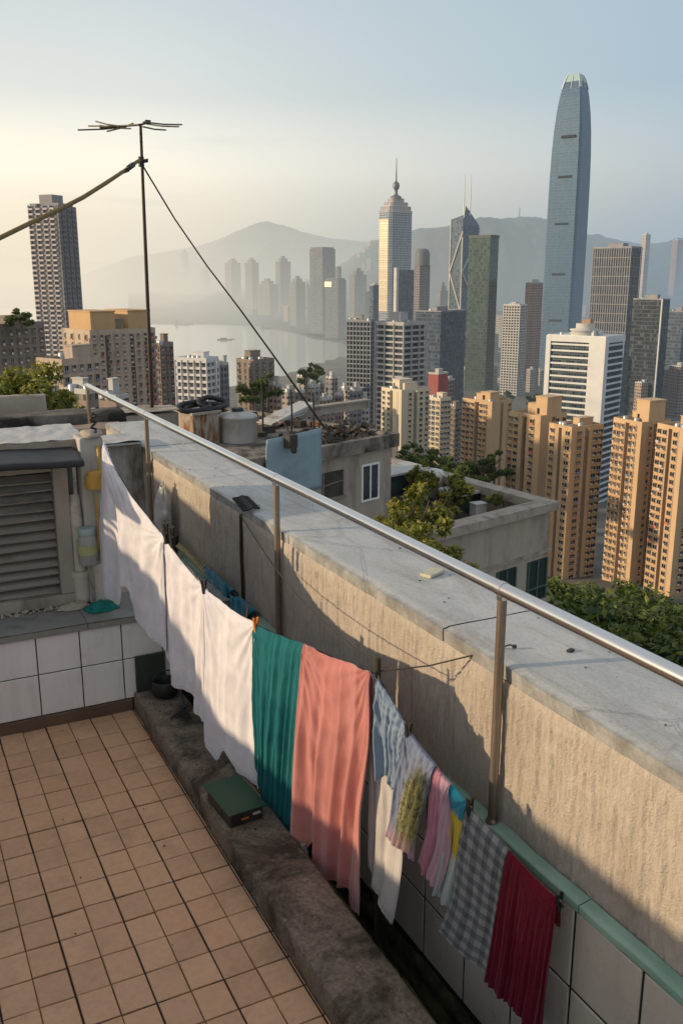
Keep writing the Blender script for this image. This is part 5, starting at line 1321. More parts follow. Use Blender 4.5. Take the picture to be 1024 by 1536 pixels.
# closing wall of the trough and the weathered roofs beyond
root = thing('end_wall', 'pale stained wall closing the far end behind the washing', 'wall', (1.55, 7.7, .5))
mb = MB(); mb.box(1.18, 1.93, 7.56, 7.76, .5, 1.25); mb.build('wall', peel, root)
mb = MB(); mb.grid(lambda u, v_: (1.12 + .80 * u, 7.46 + .42 * v_, 1.28 + .02 * noise.noise(Vector((u * 4, v_ * 3, 0)))), 20, 10); mb.box(1.13, 1.91, 7.47, 7.87, 1.252, 1.268); mb.build('coping', M_SLAB, root)
mb = MB(); mb.box(-1.3, 1.84, 5.66, 7.56, .44, .5); struct(mb.build('ledge_floor', conc_b))
root = thing('rear_roof', 'weathered flat concrete roof with dark stained kerbs where the mast stands', 'roof', (1.0, 11, 0))
darkst = stained('black_stained_concrete', (.05, .045, .04), (.20, .18, .155), 2.2, .9, .015, 14, stain=(.018, .016, .014), sscale=1.3, sstop=(.42, .58))
mb = MB(); mb.box(-4, 2.38, 8.94, 11.6, -4, .94); mb.box(2.4, 3.3, 11.05, 11.4, -4, .96); mb.build('wall', conc_a, root)
mb = MB(); mb.grid(lambda u, v_: (-4.05 + 6.45 * u, 8.93 + 2.7 * v_, 1.0 + rough(u * 7, v_ * 6, 0, 2, .03)), 60, 50); mb.grid(lambda u, v_: (-4.05 + 6.45 * u, 8.93, .9 + .1 * v_), 10, 2); mb.build('deck', stained('old_deck', (.30, .27, .24), (.42, .39, .35), 1.5, .9, .01, 14, stain=(.12, .10, .085), sscale=1.2, sstop=(.48, .62)), root)
for nm, xa, xb, ya, yb, zt_, mt in (('kerb_bar', -4, 2.2, 9.2, 9.55, 1.13, stained('reddish_concrete', (.26, .19, .15), (.36, .28, .22), 2, .9, .01, 14, stain=(.1, .08, .07), sscale=1.6)), ('kerb_bar', -4, 2.4, 10.0, 10.6, 1.16, darkst), ('kerb_bar', -4, 3.3, 11.0, 11.45, 1.02, conc_b), ('kerb_bar', -4, 1.8, 11.46, 11.66, 1.22, conc_b)):
    mb = MB()
    def kb(u, v_): 
        a = v_ * math.pi; w_ = (yb - ya) / 2
        return (xa + (xb - xa) * u, (ya + yb) / 2 - w_ * math.cos(a) + rough(u * 6, v_, ya, 3, .04), 1.0 + (zt_ - 1.0) * min(1, math.sin(a) * 1.6) + rough(u * 6, v_, ya + 5, 3, .02))
    mb.grid(kb, 90, 10, flip=True); mb.build(nm, mt, root)
mb = MB()
for k in range(7): mb.obox((.62 + .13 * k, 13.3, 1.42 + .02 * k), (.05, 0, .0), (.02, .55, .30), (-.004, -.02, .03))
tag(mb.build('sheet_stack', stained('pale_sheet', (.42, .40, .37), (.55, .53, .49), 3, .7, .004)), 'pale corrugated sheets leaning at the left edge below the tree', 'sheets')
p = at(226, 640, 11.2); q = random.Random(21)
mb = MB(); fuzz(mb, .5, 2.2, 9.6, 9.95, .98, 1.03, 60, .05); struct(mb.build('debris', darkst, base=(1.3, 9.8, 1)), 'stuff')

# added wall out of view at left, its top shaped to shade the terrace
root = thing('shade_wall', 'unseen rendered wall added left of the terrace, its top shaped to cast shade', 'wall', (-1.4, 3, -.2))
mb = MB(); pf = [(-1.0, -.2), (9.2, -.2), (9.2, 1.9), (6.4, 1.8), (5.6, 1.62), (5.0, 1.08), (3.72, 1.0), (3.64, 1.56), (-1.0, 1.56)]
n_ = len(pf); mb.add([(-1.5, y, z) for y, z in pf] + [(-1.3, y, z) for y, z in pf], [tuple(range(n_))[::-1], tuple(range(n_, 2 * n_))] + [(i, (i + 1) % n_, n_ + (i + 1) % n_, n_ + i) for i in range(n_)]); mb.build('wall', M_REND, root)
# ------------------------------------------------------------------ antenna mast with rope and guy wire
root_p = at(228, 611, 11.4); topz = at(211, 187, 11.4)
root = thing('antenna_mast', 'thin dark mast with a spiky television aerial on top', 'antenna', (root_p.x, root_p.y, 1.0))
mastm = stained('dark_mast', (.03, .024, .018), (.07, .05, .035), 4, .5, .002, metal=.3)
bx, by = root_p.x, root_p.y; tx, ty, tz = topz
mb = MB(); mb.tube([(bx, by, .98), ((bx + tx) / 2, (by + ty) / 2, (1 + tz) / 2), (tx, ty, tz)], [.026, .022, .017], 10); mb.build('pole', mastm, root)
aer = flat('aerial_bronze', (.10, .08, .045), .4, .6)
mb = MB(); mb.tube([tuple(at(150, 192, 11.1)), tuple(at(211, 187, 11.4)), tuple(at(222, 184, 11.5))], .012, 6); mb.build('boom', aer, root)
for (x0, y0, d0, x1, y1, d1) in [(117, 195, 11.2, 190, 190, 11.5), (144, 182, 11.8, 180, 189, 11.0), (133, 189, 11.6, 208, 187, 11.0), (161, 197, 10.9, 200, 185, 11.9), (215, 183, 11.0, 273, 187, 11.8), (220, 186, 11.8, 268, 190, 11.1), (214, 190, 11.2, 249, 195, 11.6), (150, 188, 11.9, 196, 193, 10.9)]:
    mb = MB(); a, b_ = at(x0, y0, d0), at(x1, y1, d1); mb.tube([a, a.lerp(b_, .5) + Vector((0, 0, -.01)), b_], .0085, 6); mb.build('aerial_rod', aer, root)
pc = at(212, 242, 11.4)
mb = MB(); mb.tube([pc + Vector((0, 0, -.06)), pc + Vector((0, 0, .05))], .034, 10); mb.obox(pc + Vector((.02, -.02, 0)), (.05, 0, .01), (0, .03, 0), (0, 0, .02)); mb.build('clamp', rub, root); mb = MB(); mb.obox(at(222, 183, 11.4), (.03, 0, 0), (0, .02, 0), (0, 0, .02)); mb.build('clamp', rub, root)
ropem = stained('brown_rope', (.16, .11, .05), (.26, .19, .09), 25, .85, .006, 80)
pts = [(211, 240, 11.4), (205, 243, 11.2), (190, 254, 10.9), (160, 274, 10.4), (125, 296, 9.9), (90, 314, 9.5), (45, 335, 9.1), (0, 357, 8.7), (-60, 384, 8.2), (-140, 415, 7.6)]
mb = MB(); P = [at(*t) for t in pts]; mb.tube(P, [.02] * 3 + [.022] * 7, 10)
root = thing('mast_cable', 'thick brown cable sagging from the mast towards the left edge', 'cable', P[4]); mb.build('cable', ropem, root)
mb = MB(); c = at(187, 257, 10.85); mb.obox(c, (.05, 0, .02), (0, .03, 0), (0, 0, .022)); mb.tube([at(200, 247, 11.1), at(193, 252, 10.95)], .03, 8); mb.build('cable_clip', rub, root)
pts = [(214, 248, 11.4), (262, 328, 13.6), (310, 398, 16.5), (360, 464, 20.5), (410, 533, 26), (450, 590, 32), (486, 641, 38.5)]
mb = MB(); P = [at(*t) for t in pts]; mb.tube(P, [.010, .011, .013, .018, .026, .038, .05], 7)
tag(mb.build('guy_wire', mastm), 'black guy wire running from the mast down to the old roof house', 'wire')
# ------------------------------------------------------------------ washing line and clothes
LA, LB = Vector((1.15, 5.4, 0)), Vector((1.83, 1.95, 0))
ld = (LB - LA).normalized(); ln = Vector((ld.y, -ld.x, 0)); 
if ln.x > 0: ln = -ln            # towards the terrace side
def onl(px, py, off=0.0):
    d = ray(px, py); t = (LA + ln * off - CAM).dot(ln) / d.dot(ln); return CAM + d * t
def poly_fn(pts):
    P = [Vector(p) for p in pts]
    if len(P) == 2: return lambda t: P[0].lerp(P[1], t)
    ls = [0]
    for a, b in zip(P, P[1:]): ls.append(ls[-1] + (b - a).length)
    tot = ls[-1]
    def f(t):
        s = max(0, min(1, t)) * tot
        for i in range(len(P) - 1):
            if s <= ls[i + 1] or i == len(P) - 2:
                k = (s - ls[i]) / max(1e-9, ls[i + 1] - ls[i]); break
        p0, p1, p2, p3 = P[max(0, i - 1)], P[i], P[i + 1], P[min(len(P) - 1, i + 2)]
        m1, m2 = (p2 - p0) * .5, (p3 - p1) * .5
        return (2 * k ** 3 - 3 * k ** 2 + 1) * p1 + (k ** 3 - 2 * k ** 2 + k) * m1 + (-2 * k ** 3 + 3 * k ** 2) * p2 + (k ** 3 - k ** 2) * m2
    return f
def fabric(name, c, weave=260, trans=.12, rough=.85, bump=.002, sheen=.2, pattern=None):
    m, nt, b = newmat(name)
    v = OBJ(nt); uv = N(nt, 'UVMap').outputs[0]
    n1 = NOISE(nt, v, 7, 6, .65)
    col = RAMP(nt, n1, [(.3, tuple(x * .86 for x in c)), (.7, tuple(min(1, x * 1.1) for x in c))])
    if pattern: col = pattern(nt, uv, v, col)
    us = N(nt, 'SeparateXYZ', i0=uv)
    eu = MATH(nt, 'MINIMUM', us.outputs[0], MATH(nt, 'SUBTRACT', 1.0, us.outputs[0])); hemv = RAMP(nt, us.outputs[1], [(.030, 0), (.034, 1), (.038, 1), (.042, 0)]); hemu = RAMP(nt, eu, [(.022, 0), (.028, 1), (.034, 1), (.040, 0)])
    stitch = MATH(nt, 'MAXIMUM', hemv, hemu)
    col = MIX(nt, MATH(nt, 'MULTIPLY', stitch, .4), col, tuple(x * .45 for x in c))
    damp = RAMP(nt, NOISE(nt, v, 3, 6, .7), [(.5, 0), (.75, .12)]); col = MIX(nt, damp, col, tuple(x * .6 for x in c))
    L(nt, col, b.inputs['Base Color']); b.inputs['Roughness'].default_value = rough; b.inputs['Specular IOR Level'].default_value = .12
    b.inputs['Sheen Weight'].default_value = sheen; b.inputs['Sheen Roughness'].default_value = .5
    w1 = NOISE(nt, v, weave, 3, .7); w2 = NOISE(nt, MAPP(nt, v, (1, 1, .35), rot=(.3, .1, 0)), 26, 5, .65)
    BUMP(nt, b, MATH(nt, 'SUBTRACT', MATH(nt, 'ADD', MATH(nt, 'MULTIPLY', w1, .6), MATH(nt, 'MULTIPLY', w2, 1.2)), MATH(nt, 'MULTIPLY', stitch, .8)), bump, .8)
    tr = N(nt, 'BsdfTranslucent'); L(nt, col, tr.inputs[0])
    mx = N(nt, 'MixShader', i0=trans, i1=b.outputs[0], i2=tr.outputs[0]); L(nt, mx.outputs[0], nt.nodes['Material Output'].inputs[0])
    return m
def cloth(name, label, cat, top, right, bottom, left, mat, amp=.02, K=4, seed=0, off=0.0, back=.18, nu=90, nv=110, sharp=0, gather=.0, drift=.3, group=None, wr=.35, thick=.0025):
    """cloth hung over the line: four outlines (top l-r, right t-b, bottom l-r, left t-b) on the hanging plane, folds pushed out of it"""
    g = lambda pts: poly_fn([onl(x, y, off) for x, y in pts])
    T, B = g(top), g(bottom)
    Lf = g([top[0]] + left + [bottom[0]]); Rg = g([top[-1]] + right + [bottom[-1]])
    c00, c10, c01, c11 = T(0), T(1), B(0), B(1)
    def f(u, v):
        w = u * K + drift * v * (noise.noise(Vector((u * 2, seed, 1))) * 2 + 1)
        a = noise.noise(Vector((w, seed, v * .5))) + .55 * noise.noise(Vector((w * 2.3 + 7, seed, v * .8)))
        if sharp: a = (1 - sharp) * a + sharp * (1 - 2.2 * abs(noise.noise(Vector((w * 1.25, seed + 3, v * .35)))))
        # creases that run down from the places where it is pinned
        rad_ = 0
        for pu in (0, 1):
            du = u - pu; th = math.atan2(abs(du), v + .03)
            rad_ += math.exp(-((du * du) * 3 + v * v * 1.5)) * noise.noise(Vector((th * 7, seed + pu * 5, 2)))
        fine = noise.fractal(Vector((u * 14, v * 9, seed)), .9, 2.1, 3)
        ramp_ = .2 + .8 * smooth(v * 1.6)
        return amp * (a * ramp_ + (.5 - .4 * min(1, sharp * 2)) * rad_ + wr * .22 * fine)
    mb = MB(); nb = 8
    def P(u, vv):
        v = vv * (nv + nb) / nv - nb / nv
        if v < 0:
            t = min(1, -v * nv / nb); p = T(u)
            return p + Vector((0, 0, .004 - back * t ** 1.2 * (1 + .1 * noise.noise(Vector((u * 3, seed, 0)))))) - ln * (.012 + .012 * t) + ln * f(u, t * .4) * .4
        p = T(u) * (1 - v) + B(u) * v + Lf(v) * (1 - u) + Rg(v) * u - (c00 * (1 - u) * (1 - v) + c10 * u * (1 - v) + c01 * (1 - u) * v + c11 * u * v)
        return p + ln * (f(u, v) + .010 * smooth(v * 12)) + Vector((0, 0, .006 * (1 - smooth(v * 14))))
    mb.grid(P, nu, nv + nb)
    me_uv = []
    for fuv in mb.uv: me_uv.append([(a, 1 - (b * (nv + nb) / nv - nb / nv)) for a, b in fuv])
    mb.uv = me_uv
    o = mb.build(name, mat, base=tuple(T(.5)))
    s = o.modifiers.new('thick', 'SOLIDIFY'); s.thickness = thick; s.offset = 0
    return tag(o, label, cat, group)

white = fabric('white_cotton', (.74, .73, .79), trans=.14, bump=.0022)
white2 = fabric('white_cotton_soft', (.75, .73, .79), trans=.14, bump=.0022)
GW = 'white washing'
cloth('white_shirt', 'long white shirt at the far end of the line beside the pillar', 'shirt', [(156, 664), (172, 703), (200, 748), (248, 810)], [(251, 880)], [(160, 893), (186, 905), (192, 878), (208, 930), (228, 952), (256, 978)], [(157, 780)], white, .042, 5, 1, .0, .25, 110, 130, .25, drift=.7, wr=.3, group=GW)
cloth('white_sheet', 'white cloth second from the pillar, its hem dipping low behind the third', 'sheet', [(246, 807), (272, 842), (309, 884)], [(316, 990)], [(254, 985), (266, 1028), (286, 1040), (302, 1072), (318, 1082)], [(247, 900)], white2, .040, 4.5, 2, -.004, .22, 90, 120, .22, drift=.5, wr=.3, group=GW)
cloth('white_sheet', 'third white cloth, next to the teal one, with a ragged hem', 'sheet', [(306, 882), (345, 914), (387, 939)], [(390, 1050)], [(312, 1108), (330, 1138), (342, 1124), (356, 1150), (372, 1168), (392, 1182)], [(308, 1000)], white, .034, 4.5, 3, .004, .2, 90, 130, .22, drift=.4, wr=.25, group=GW)
teal = fabric('teal_fabric', (.007, .125, .14), trans=.08, bump=.002, sheen=.1, rough=.7)
cloth('teal_scarf', 'teal scarf gathered in narrow folds between white and pink', 'scarf', [(382, 938), (420, 955), (458, 968)], [(452, 1080), (449, 1180)], [(388, 1150), (400, 1205), (418, 1232), (432, 1244), (446, 1240)], [(383, 1040)], teal, .040, 8, 4, .006, .3, 120, 120, .45, drift=.5)
def towelpat(nt, uv, v, col):
    s = N(nt, 'SeparateXYZ', i0=uv); 
    bands = MATH(nt, 'MULTIPLY', MATH(nt, 'GREATER_THAN', s.outputs[1], .045), MATH(nt, 'LESS_THAN', s.outputs[1], .06))
    return MIX(nt, MATH(nt, 'MULTIPLY', bands, .35), col, (.4, .15, .13))
pink = fabric('pink_terry', (.52, .19, .17), weave=420, trans=.08, bump=.0035, sheen=.5, pattern=towelpat)
cloth('pink_towel', 'large coral pink towel, widest piece on the line', 'towel', [(457, 967), (500, 988), (557, 1011)], [(561, 1120), (553, 1220), (552, 1300)], [(449, 1268), (462, 1274), (474, 1262), (486, 1312), (522, 1332), (530, 1362), (552, 1365)], [(452, 1100)], pink, .085, 4.0, 5, .016, .35, 130, 150, .4, drift=.3, wr=.08, thick=.005)
offw = fabric('offwhite_cotton', (.58, .55, .54), trans=.14)
cloth('long_white_cloth', 'long narrow white cloth hanging lowest between the pink towel and the pale blue shirt', 'cloth', [(556, 1010), (575, 1034)], [(603, 1180), (608, 1285), (594, 1378)], [(553, 1298), (572, 1352), (588, 1380)], [(556, 1150)], offw, .022, 3, 6, -.016, .1, 60, 120, .2)
blue1 = fabric('faded_blue', (.20, .27, .38), trans=.1, pattern=lambda nt, uv, v, col: MIX(nt, RAMP(nt, NOISE(nt, v, 40, 7, .75), [(.4, 0), (.75, .45)]), col, (.32, .38, .46)))
cloth('blue_shirt', 'faded pale blue shirt just right of the pink towel', 'shirt', [(566, 1020), (588, 1056), (613, 1102)], [(606, 1130), (610, 1165)], [(572, 1168), (582, 1160), (590, 1182), (604, 1178)], [(566, 1090)], blue1, .042, 5, 7, .006, .14, 70, 80, .2, wr=.6)
def palmpat(nt, uv, v, col):
    s = N(nt, 'SeparateXYZ', i0=uv); u_, v_ = s.outputs[0], s.outputs[1]
    du = MATH(nt, 'SUBTRACT', u_, .66); dv = MATH(nt, 'SUBTRACT', v_, .40)
    r = MATH(nt, 'SQRT', MATH(nt, 'ADD', MATH(nt, 'MULTIPLY', du, du), MATH(nt, 'MULTIPLY', MATH(nt, 'MULTIPLY', dv, dv), .55)))
    an = MATH(nt, 'ARCTAN2', dv, du)
    pol = N(nt, 'CombineXYZ', i0=MATH(nt, 'MULTIPLY', an, 3.2), i1=MATH(nt, 'MULTIPLY', r, 5), i2=0).outputs[0]
    fr = NOISE(nt, pol, 2.6, 4, .7, .8); nn = NOISE(nt, v, 60, 6, .8)
    edge = MATH(nt, 'ADD', r, MATH(nt, 'MULTIPLY', MATH(nt, 'SUBTRACT', MATH(nt, 'ADD', MATH(nt, 'MULTIPLY', nn, .6), fr), .8), .55))
    blob = RAMP(nt, edge, [(.28, .95), (.38, 0)])
    leafc = RAMP(nt, MATH(nt, 'ADD', MATH(nt, 'MULTIPLY', fr, .6), MATH(nt, 'MULTIPLY', nn, .4)), [(.38, (.05, .055, .03)), (.48, (.17, .16, .04)), (.56, (.38, .34, .12)), (.66, (.30, .20, .22))])
    col = MIX(nt, blob, col, leafc)
    hem = RAMP(nt, v_, [(.06, 1), (.22, 0)])
    return MIX(nt, MATH(nt, 'MULTIPLY', hem, .8), col, (.40, .24, .27))
blue2 = fabric('grey_blue', (.17, .205, .30), trans=.08, pattern=palmpat)
cloth('printed_shirt', 'grey blue shirt with a yellow green palm print and pinkish hem', 'shirt', [(608, 1096), (630, 1124), (652, 1152)], [(643, 1200), (630, 1250)], [(582, 1248), (600, 1268), (624, 1290)], [(598, 1150), (590, 1215)], blue2, .032, 4.2, 8, .012, .14, 80, 90, .25)
mauve = fabric('mauve_pink', (.46, .20, .27), trans=.1, pattern=lambda nt, uv, v, col: MIX(nt, RAMP(nt, N(nt, 'SeparateXYZ', i0=uv).outputs[0], [(.42, 0), (.52, .75)]), col, (.46, .33, .40)))
cloth('mauve_shirt', 'small mauve and pink shirt next to the palm-printed one', 'shirt', [(652, 1153), (662, 1166), (674, 1179)], [(680, 1240), (676, 1290)], [(626, 1292), (640, 1312), (660, 1338)], [(646, 1200), (640, 1245)], mauve, .032, 4, 9, .008, .12, 60, 90, .25)
def capat(nt, uv, v, col):
    s = N(nt, 'SeparateXYZ', i0=uv); v_ = s.outputs[1]; nn = NOISE(nt, v, 20, 4, .6)
    vv = MATH(nt, 'ADD', v_, MATH(nt, 'MULTIPLY', MATH(nt, 'SUBTRACT', nn, .5), .12))
    return RAMP(nt, vv, [(.0, (.42, .50, .52)), (.46, (.46, .52, .50)), (.52, (.55, .42, .03)), (.80, (.60, .47, .05)), (.84, (.03, .22, .32)), (1, (.02, .24, .34))], 'LINEAR')
cloth('childs_shirt', 'small shirt in turquoise, yellow and pale blue left of the checked cloth', 'shirt', [(668, 1170), (682, 1188), (700, 1208)], [(694, 1270), (682, 1330)], [(653, 1338), (664, 1350), (676, 1358)], [(676, 1230), (664, 1300)], fabric('mixed_cotton', (.4, .45, .46), pattern=capat), .030, 4, 10, .0, .12, 60, 90, .2)
def checkpat(nt, uv, v, col):
    s = N(nt, 'SeparateXYZ', i0=uv); nn = MATH(nt, 'MULTIPLY', MATH(nt, 'SUBTRACT', NOISE(nt, v, 30, 4, .6), .5), .06)
    a = MATH(nt, 'FRACT', MATH(nt, 'ADD', MATH(nt, 'MULTIPLY', s.outputs[0], 4.6), nn)); b_ = MATH(nt, 'FRACT', MATH(nt, 'ADD', MATH(nt, 'MULTIPLY', s.outputs[1], 11.5), nn))
    st = lambda x: RAMP(nt, x, [(.38, 0), (.47, 1), (.88, 1), (.97, 0)])
    A_, B_ = st(a), st(b_)
    k_ = MATH(nt, 'MULTIPLY', MATH(nt, 'ADD', A_, B_), .5)
    c_ = RAMP(nt, k_, [(0, (.30, .30, .29)), (.5, (.145, .155, .17)), (1, (.06, .07, .085))])
    return MIX(nt, .85, col, c_)
cloth('checked_cloth', 'grey and navy checked tea towel left of the maroon cloth', 'tea towel', [(701, 1211), (730, 1242), (762, 1278)], [(752, 1340), (742, 1410)], [(659, 1396), (690, 1428), (734, 1458)], [(690, 1270), (680, 1340)], fabric('checked_cotton', (.2, .21, .22), pattern=checkpat, trans=.06), .014, 2.5, 11, .010, .10, 80, 110, .1, wr=.5)
maroon = fabric('maroon_velvet', (.14, .004, .018), trans=.02, bump=.002, sheen=.12, rough=.75)
cloth('maroon_skirt', 'maroon pleated skirt, last piece at the near end of the line', 'skirt', [(763, 1278), (800, 1318), (836, 1352)], [(829, 1420), (822, 1500)], [(733, 1468), (752, 1494), (775, 1508), (796, 1545), (815, 1560)], [(752, 1350), (742, 1420)], maroon, .030, 8.5, 12, .018, .12, 130, 120, .55, drift=.4)
cloth('maroon_strap', 'short twisted maroon tie end lying on the green ledge', 'tie', [(822, 1346), (836, 1358)], [(838, 1366)], [(828, 1362), (836, 1368)], [(822, 1352)], maroon, .01, 3, 13, .0, .02, 20, 20)

wire_m = flat('line_wire', (.05, .045, .04), .5, .3)
pts = [(152, 659), (172, 701), (200, 746), (245, 804), (272, 840), (305, 879), (345, 912), (383, 936), (420, 953), (458, 966), (510, 990), (560, 1009), (566, 1012), (588, 1052), (613, 1098), (652, 1150), (674, 1176), (701, 1209), (730, 1240), (762, 1276), (800, 1316), (838, 1352), (846, 1361)]
mb = MB(); mb.tube([onl(x, y, -.004) + Vector((0, 0, -.002)) for x, y in pts], .0035, 6)
tag(mb.build('clothesline', wire_m), 'thin dark washing line sagging from the pillar to the green ledge', 'clothesline')
# prop pole and wires
pp = onl(567, 986, -.03)
mb = MB(); mb.tube([(pp.x, pp.y, -.57), (pp.x, pp.y, pp.z)], .012, 10); tag(mb.build('prop_pole', mastm), 'short dark prop pole that holds up the line right of the pink towel', 'pole')
e = onz(771, 970, 1.232)
mb = MB(); P = [Vector((pp.x, pp.y, pp.z - .06)), None, None, e + Vector((-.02, 0, .012)), e]; P[1] = P[0].lerp(P[3], .4) + Vector((0, 0, -.02)); P[2] = P[0].lerp(P[3], .75) + Vector((0, 0, -.012))
mb.tube(P, .0035, 6); mb.lathe([(.009, 0), (.009, .01)], e - Vector((0, 0, .004)), 8); tag(mb.build('tie_wire', wire_m), 'thin black wire from the prop pole to the parapet top', 'wire')
a_ = Vector((1.922, 5.22, 1.17)); b_ = Vector((pp.x, pp.y, pp.z - .03))
mb = MB(); mb.tube([a_.lerp(b_, k / 10) + Vector((0, 0, -.10 * math.sin(math.pi * k / 10))) for k in range(11)], .003, 6); tag(mb.build('tie_wire', wire_m), 'thin black wire slung along the rough wall from the drain slot to the prop pole', 'wire')
mb = MB(); mb.tube([(1.928, 5.22, .6), (1.925, 5.225, .9), (1.928, 5.22, 1.168)], .010, 8); tag(mb.build('wall_pipe', mastm), 'thin dark upright pipe set in a slot of the rough wall', 'pipe')

# clothes pegs and small things hung behind
pegm = flat('black_peg', (.015, .014, .013), .5)
def peg(px, py, label, mat=pegm, s=1.0):
    p = onl(px, py, .012); root = thing('clothes_peg', label, 'clothes peg', p, math.atan2(ld.y, ld.x), 'pegs on the line')
    for sg in (-1, 1):
        mb = MB(); mb.obox((0, sg * .008, .0), (.007 * s, 0, 0), (0, .0035, 0), (0, sg * .004, .038 * s)); mb.build('jaw', mat, root, local=True)
    mb = MB(); mb.tube([(-.009, 0, .004), (.009, 0, .004)], .005, 8); mb.build('spring', M_POST, root, local=True)
peg(249, 800, 'left one of the two black pegs where the first two white cloths meet', s=1.5); peg(258, 806, 'right one of the two black pegs where the first two white cloths meet', s=1.5); peg(306, 880, 'black peg between the second and third white cloths')
peg(384, 938, 'orange peg between the third white cloth and the teal scarf', flat('orange_peg', (.5, .16, .03), .5)); peg(612, 1099, 'dark peg between the blue shirt and the printed shirt'); peg(704, 1211, 'dark peg at the upper corner of the checked cloth'); peg(838, 1352, 'small peg at the near end of the maroon skirt', s=.8)
# plastic bag on the far post, twisted rope and blue cloths on the ledge
m, nt, b = newmat('milky_plastic'); b.inputs['Base Color'].default_value = (.62, .62, .60, 1); b.inputs['Roughness'].default_value = .3; b.inputs['Transmission Weight'].default_value = .35; b.inputs['Alpha'].default_value = 1
BUMP(nt, b, NOISE(nt, OBJ(nt), 18, 5, .6), .02, .8)
mb = MB(); c = Vector((1.845, 6.72, .60)); vs = []
for j in range(23):
    t = j / 22; rr = .125 * (math.sin(math.pi * min(1, .12 + t * .80)) ** .6) * (1 - .45 * t) + .006
    for i in range(36):
        a = 6.283 * i / 36; q_ = 1 + .35 * noise.noise(Vector((math.cos(a) * 2.5, math.sin(a) * 2.5, t * 2))) + .22 * noise.noise(Vector((math.cos(a) * 7, math.sin(a) * 7, t * 6)))
        vs.append(c + Vector((rr * q_ * math.cos(a) * .5, rr * q_ * math.sin(a) * 1.2 - .05 * t, .46 * t)))
mb.add(vs, [(j * 36 + i, j * 36 + (i + 1) % 36, (j + 1) * 36 + (i + 1) % 36, (j + 1) * 36 + i) for j in range(22) for i in range(36)], 0, None, True)
bag = thing('plastic_bag', 'milky plastic bag standing on the ledge against the second handrail post', 'bag', c)
mb.build('body', m, bag)
mb = MB(); mb.tube([c + Vector((0, .05 * math.sin(k * .8), .45 + .05 * math.sin(k * math.pi / 8))) + Vector((0, -.10 + .014 * k, 0)) for k in range(9)], .005, 6); mb.build('handle', m, bag)
mb = MB(); q = random.Random(3)
for s_ in (0, 2.1, 4.2):
    P = []
    for k in range(60):
        t = k / 59; a = t * 52 + s_; P.append(Vector((1.855 + .016 * math.cos(a), 6.50 - 1.05 * t, .66 + .05 * math.sin(t * 3) * (1 - t) + .016 * math.sin(a) - .03 * t)))
    mb.tube(P, .0085, 6)
tag(mb.build('twisted_rope', stained('straw_rope', (.25, .21, .10), (.45, .40, .24), 40, .85, .004)), 'twisted straw-coloured rope lying along the ledge behind the white cloths', 'rope')
for cx, cy, lab in ((1.84, 6.55, 'left of two dark wooden clips at the end of the twisted rope'), (1.84, 6.38, 'right of two dark wooden clips at the end of the twisted rope')):
    mb = MB(); mb.obox((cx, cy, .68), (.012, 0, 0), (0, .022, .012), (0, -.025, .085)); mb.obox((cx - .02, cy + .03, .68), (.010, 0, 0), (0, .02, -.01), (0, .02, .08)); tag(mb.build('wooden_clip', pegm), lab, 'clip')
bluec = fabric('blue_cotton', (.02, .19, .27), trans=.1, pattern=lambda nt, uv, v, col: MIX(nt, RAMP(nt, NOISE(nt, v, 14, 4, .6), [(.55, 0), (.65, .6)]), col, (.10, .33, .40)))
def ledge_cloth(name, label, y0, y1, z1, seed, mat, h=.16):
    mb = MB()
    def P(u, v):
        y = y0 + (y1 - y0) * u; a = noise.noise(Vector((u * 4, v * 2, seed)))
        if v < .35: return (1.922 - .22 * v, y, .612 + z1 * math.sin(v * 9) * .5 + .012 * a)
        t = (v - .35) / .65; return (1.845 - .02 * t + .02 * a, y + .02 * math.sin(t * 3 + seed), .612 + z1 * (1 - t * t) - h * t + .01 * a)
    mb.grid(P, 40, 40); o = mb.build(name, mat); s = o.modifiers.new('t', 'SOLIDIFY'); s.thickness = .004; return tag(o, label, 'cloth')
ledge_cloth('blue_cloth', 'teal blue cloth folded over the ledge behind the third white cloth', 5.72, 5.28, .09, 3, bluec)
ledge_cloth('blue_cloth', 'smaller bright blue cloth with a knot, between the teal blue one and the handrail post', 5.20, 4.92, .05, 8, bluec)
mb = MB(); mb.tube([(1.85, 4.95, .62), (1.83, 4.88, .70), (1.80, 4.82, .66), (1.76, 4.76, .60)], .006, 6); tag(mb.build('hanger_hook', flat('orange_hook', (.4, .15, .05), .5)), 'bent orange hook beside the small bright blue cloth', 'hook')

# things standing on the kerb and on the parapet
boxm = stained('black_crate', (.012, .012, .012), (.03, .028, .026), 6, .5, .003, spec=.4); lidm = stained('green_lid', (.005, .04, .02), (.01, .06, .03), 5, .55, .003, spec=.4)
root = thing('storage_box', 'black box with a dark green lid on the kerb under the teal scarf', 'box', (1.305, 3.73, .123), rad(4)); root.scale = (.95, .95, .55)
mb = MB(); mb.box(-.088, .088, -.145, .145, 0, .125); o = mb.build('body', boxm, root, local=True); bevel(o, .008)
mb = MB(); mb.grid(lambda u, v: (-.102 + .204 * u, -.165 + .33 * v, .143 + .004 * math.sin(u * 3.14) + .003 * noise.noise(Vector((u * 3, v * 3, 0)))), 12, 16); mb.box(-.1, .1, -.162, .162, .126, .139); o = mb.build('lid', lidm, root, local=True); bevel(o, .006)
mb = MB(); mb.box(-.03, .01, -.1485, -.1452, .05, .065); mb.build('orange_mark', flat('orange_mark', (.45, .13, .03), .5), root, local=True)
mb = MB(); mb.box(.03, .07, -.156, -.1452, .075, .09); mb.build('latch', flat('pale_latch', (.4, .38, .34), .5), root, local=True)
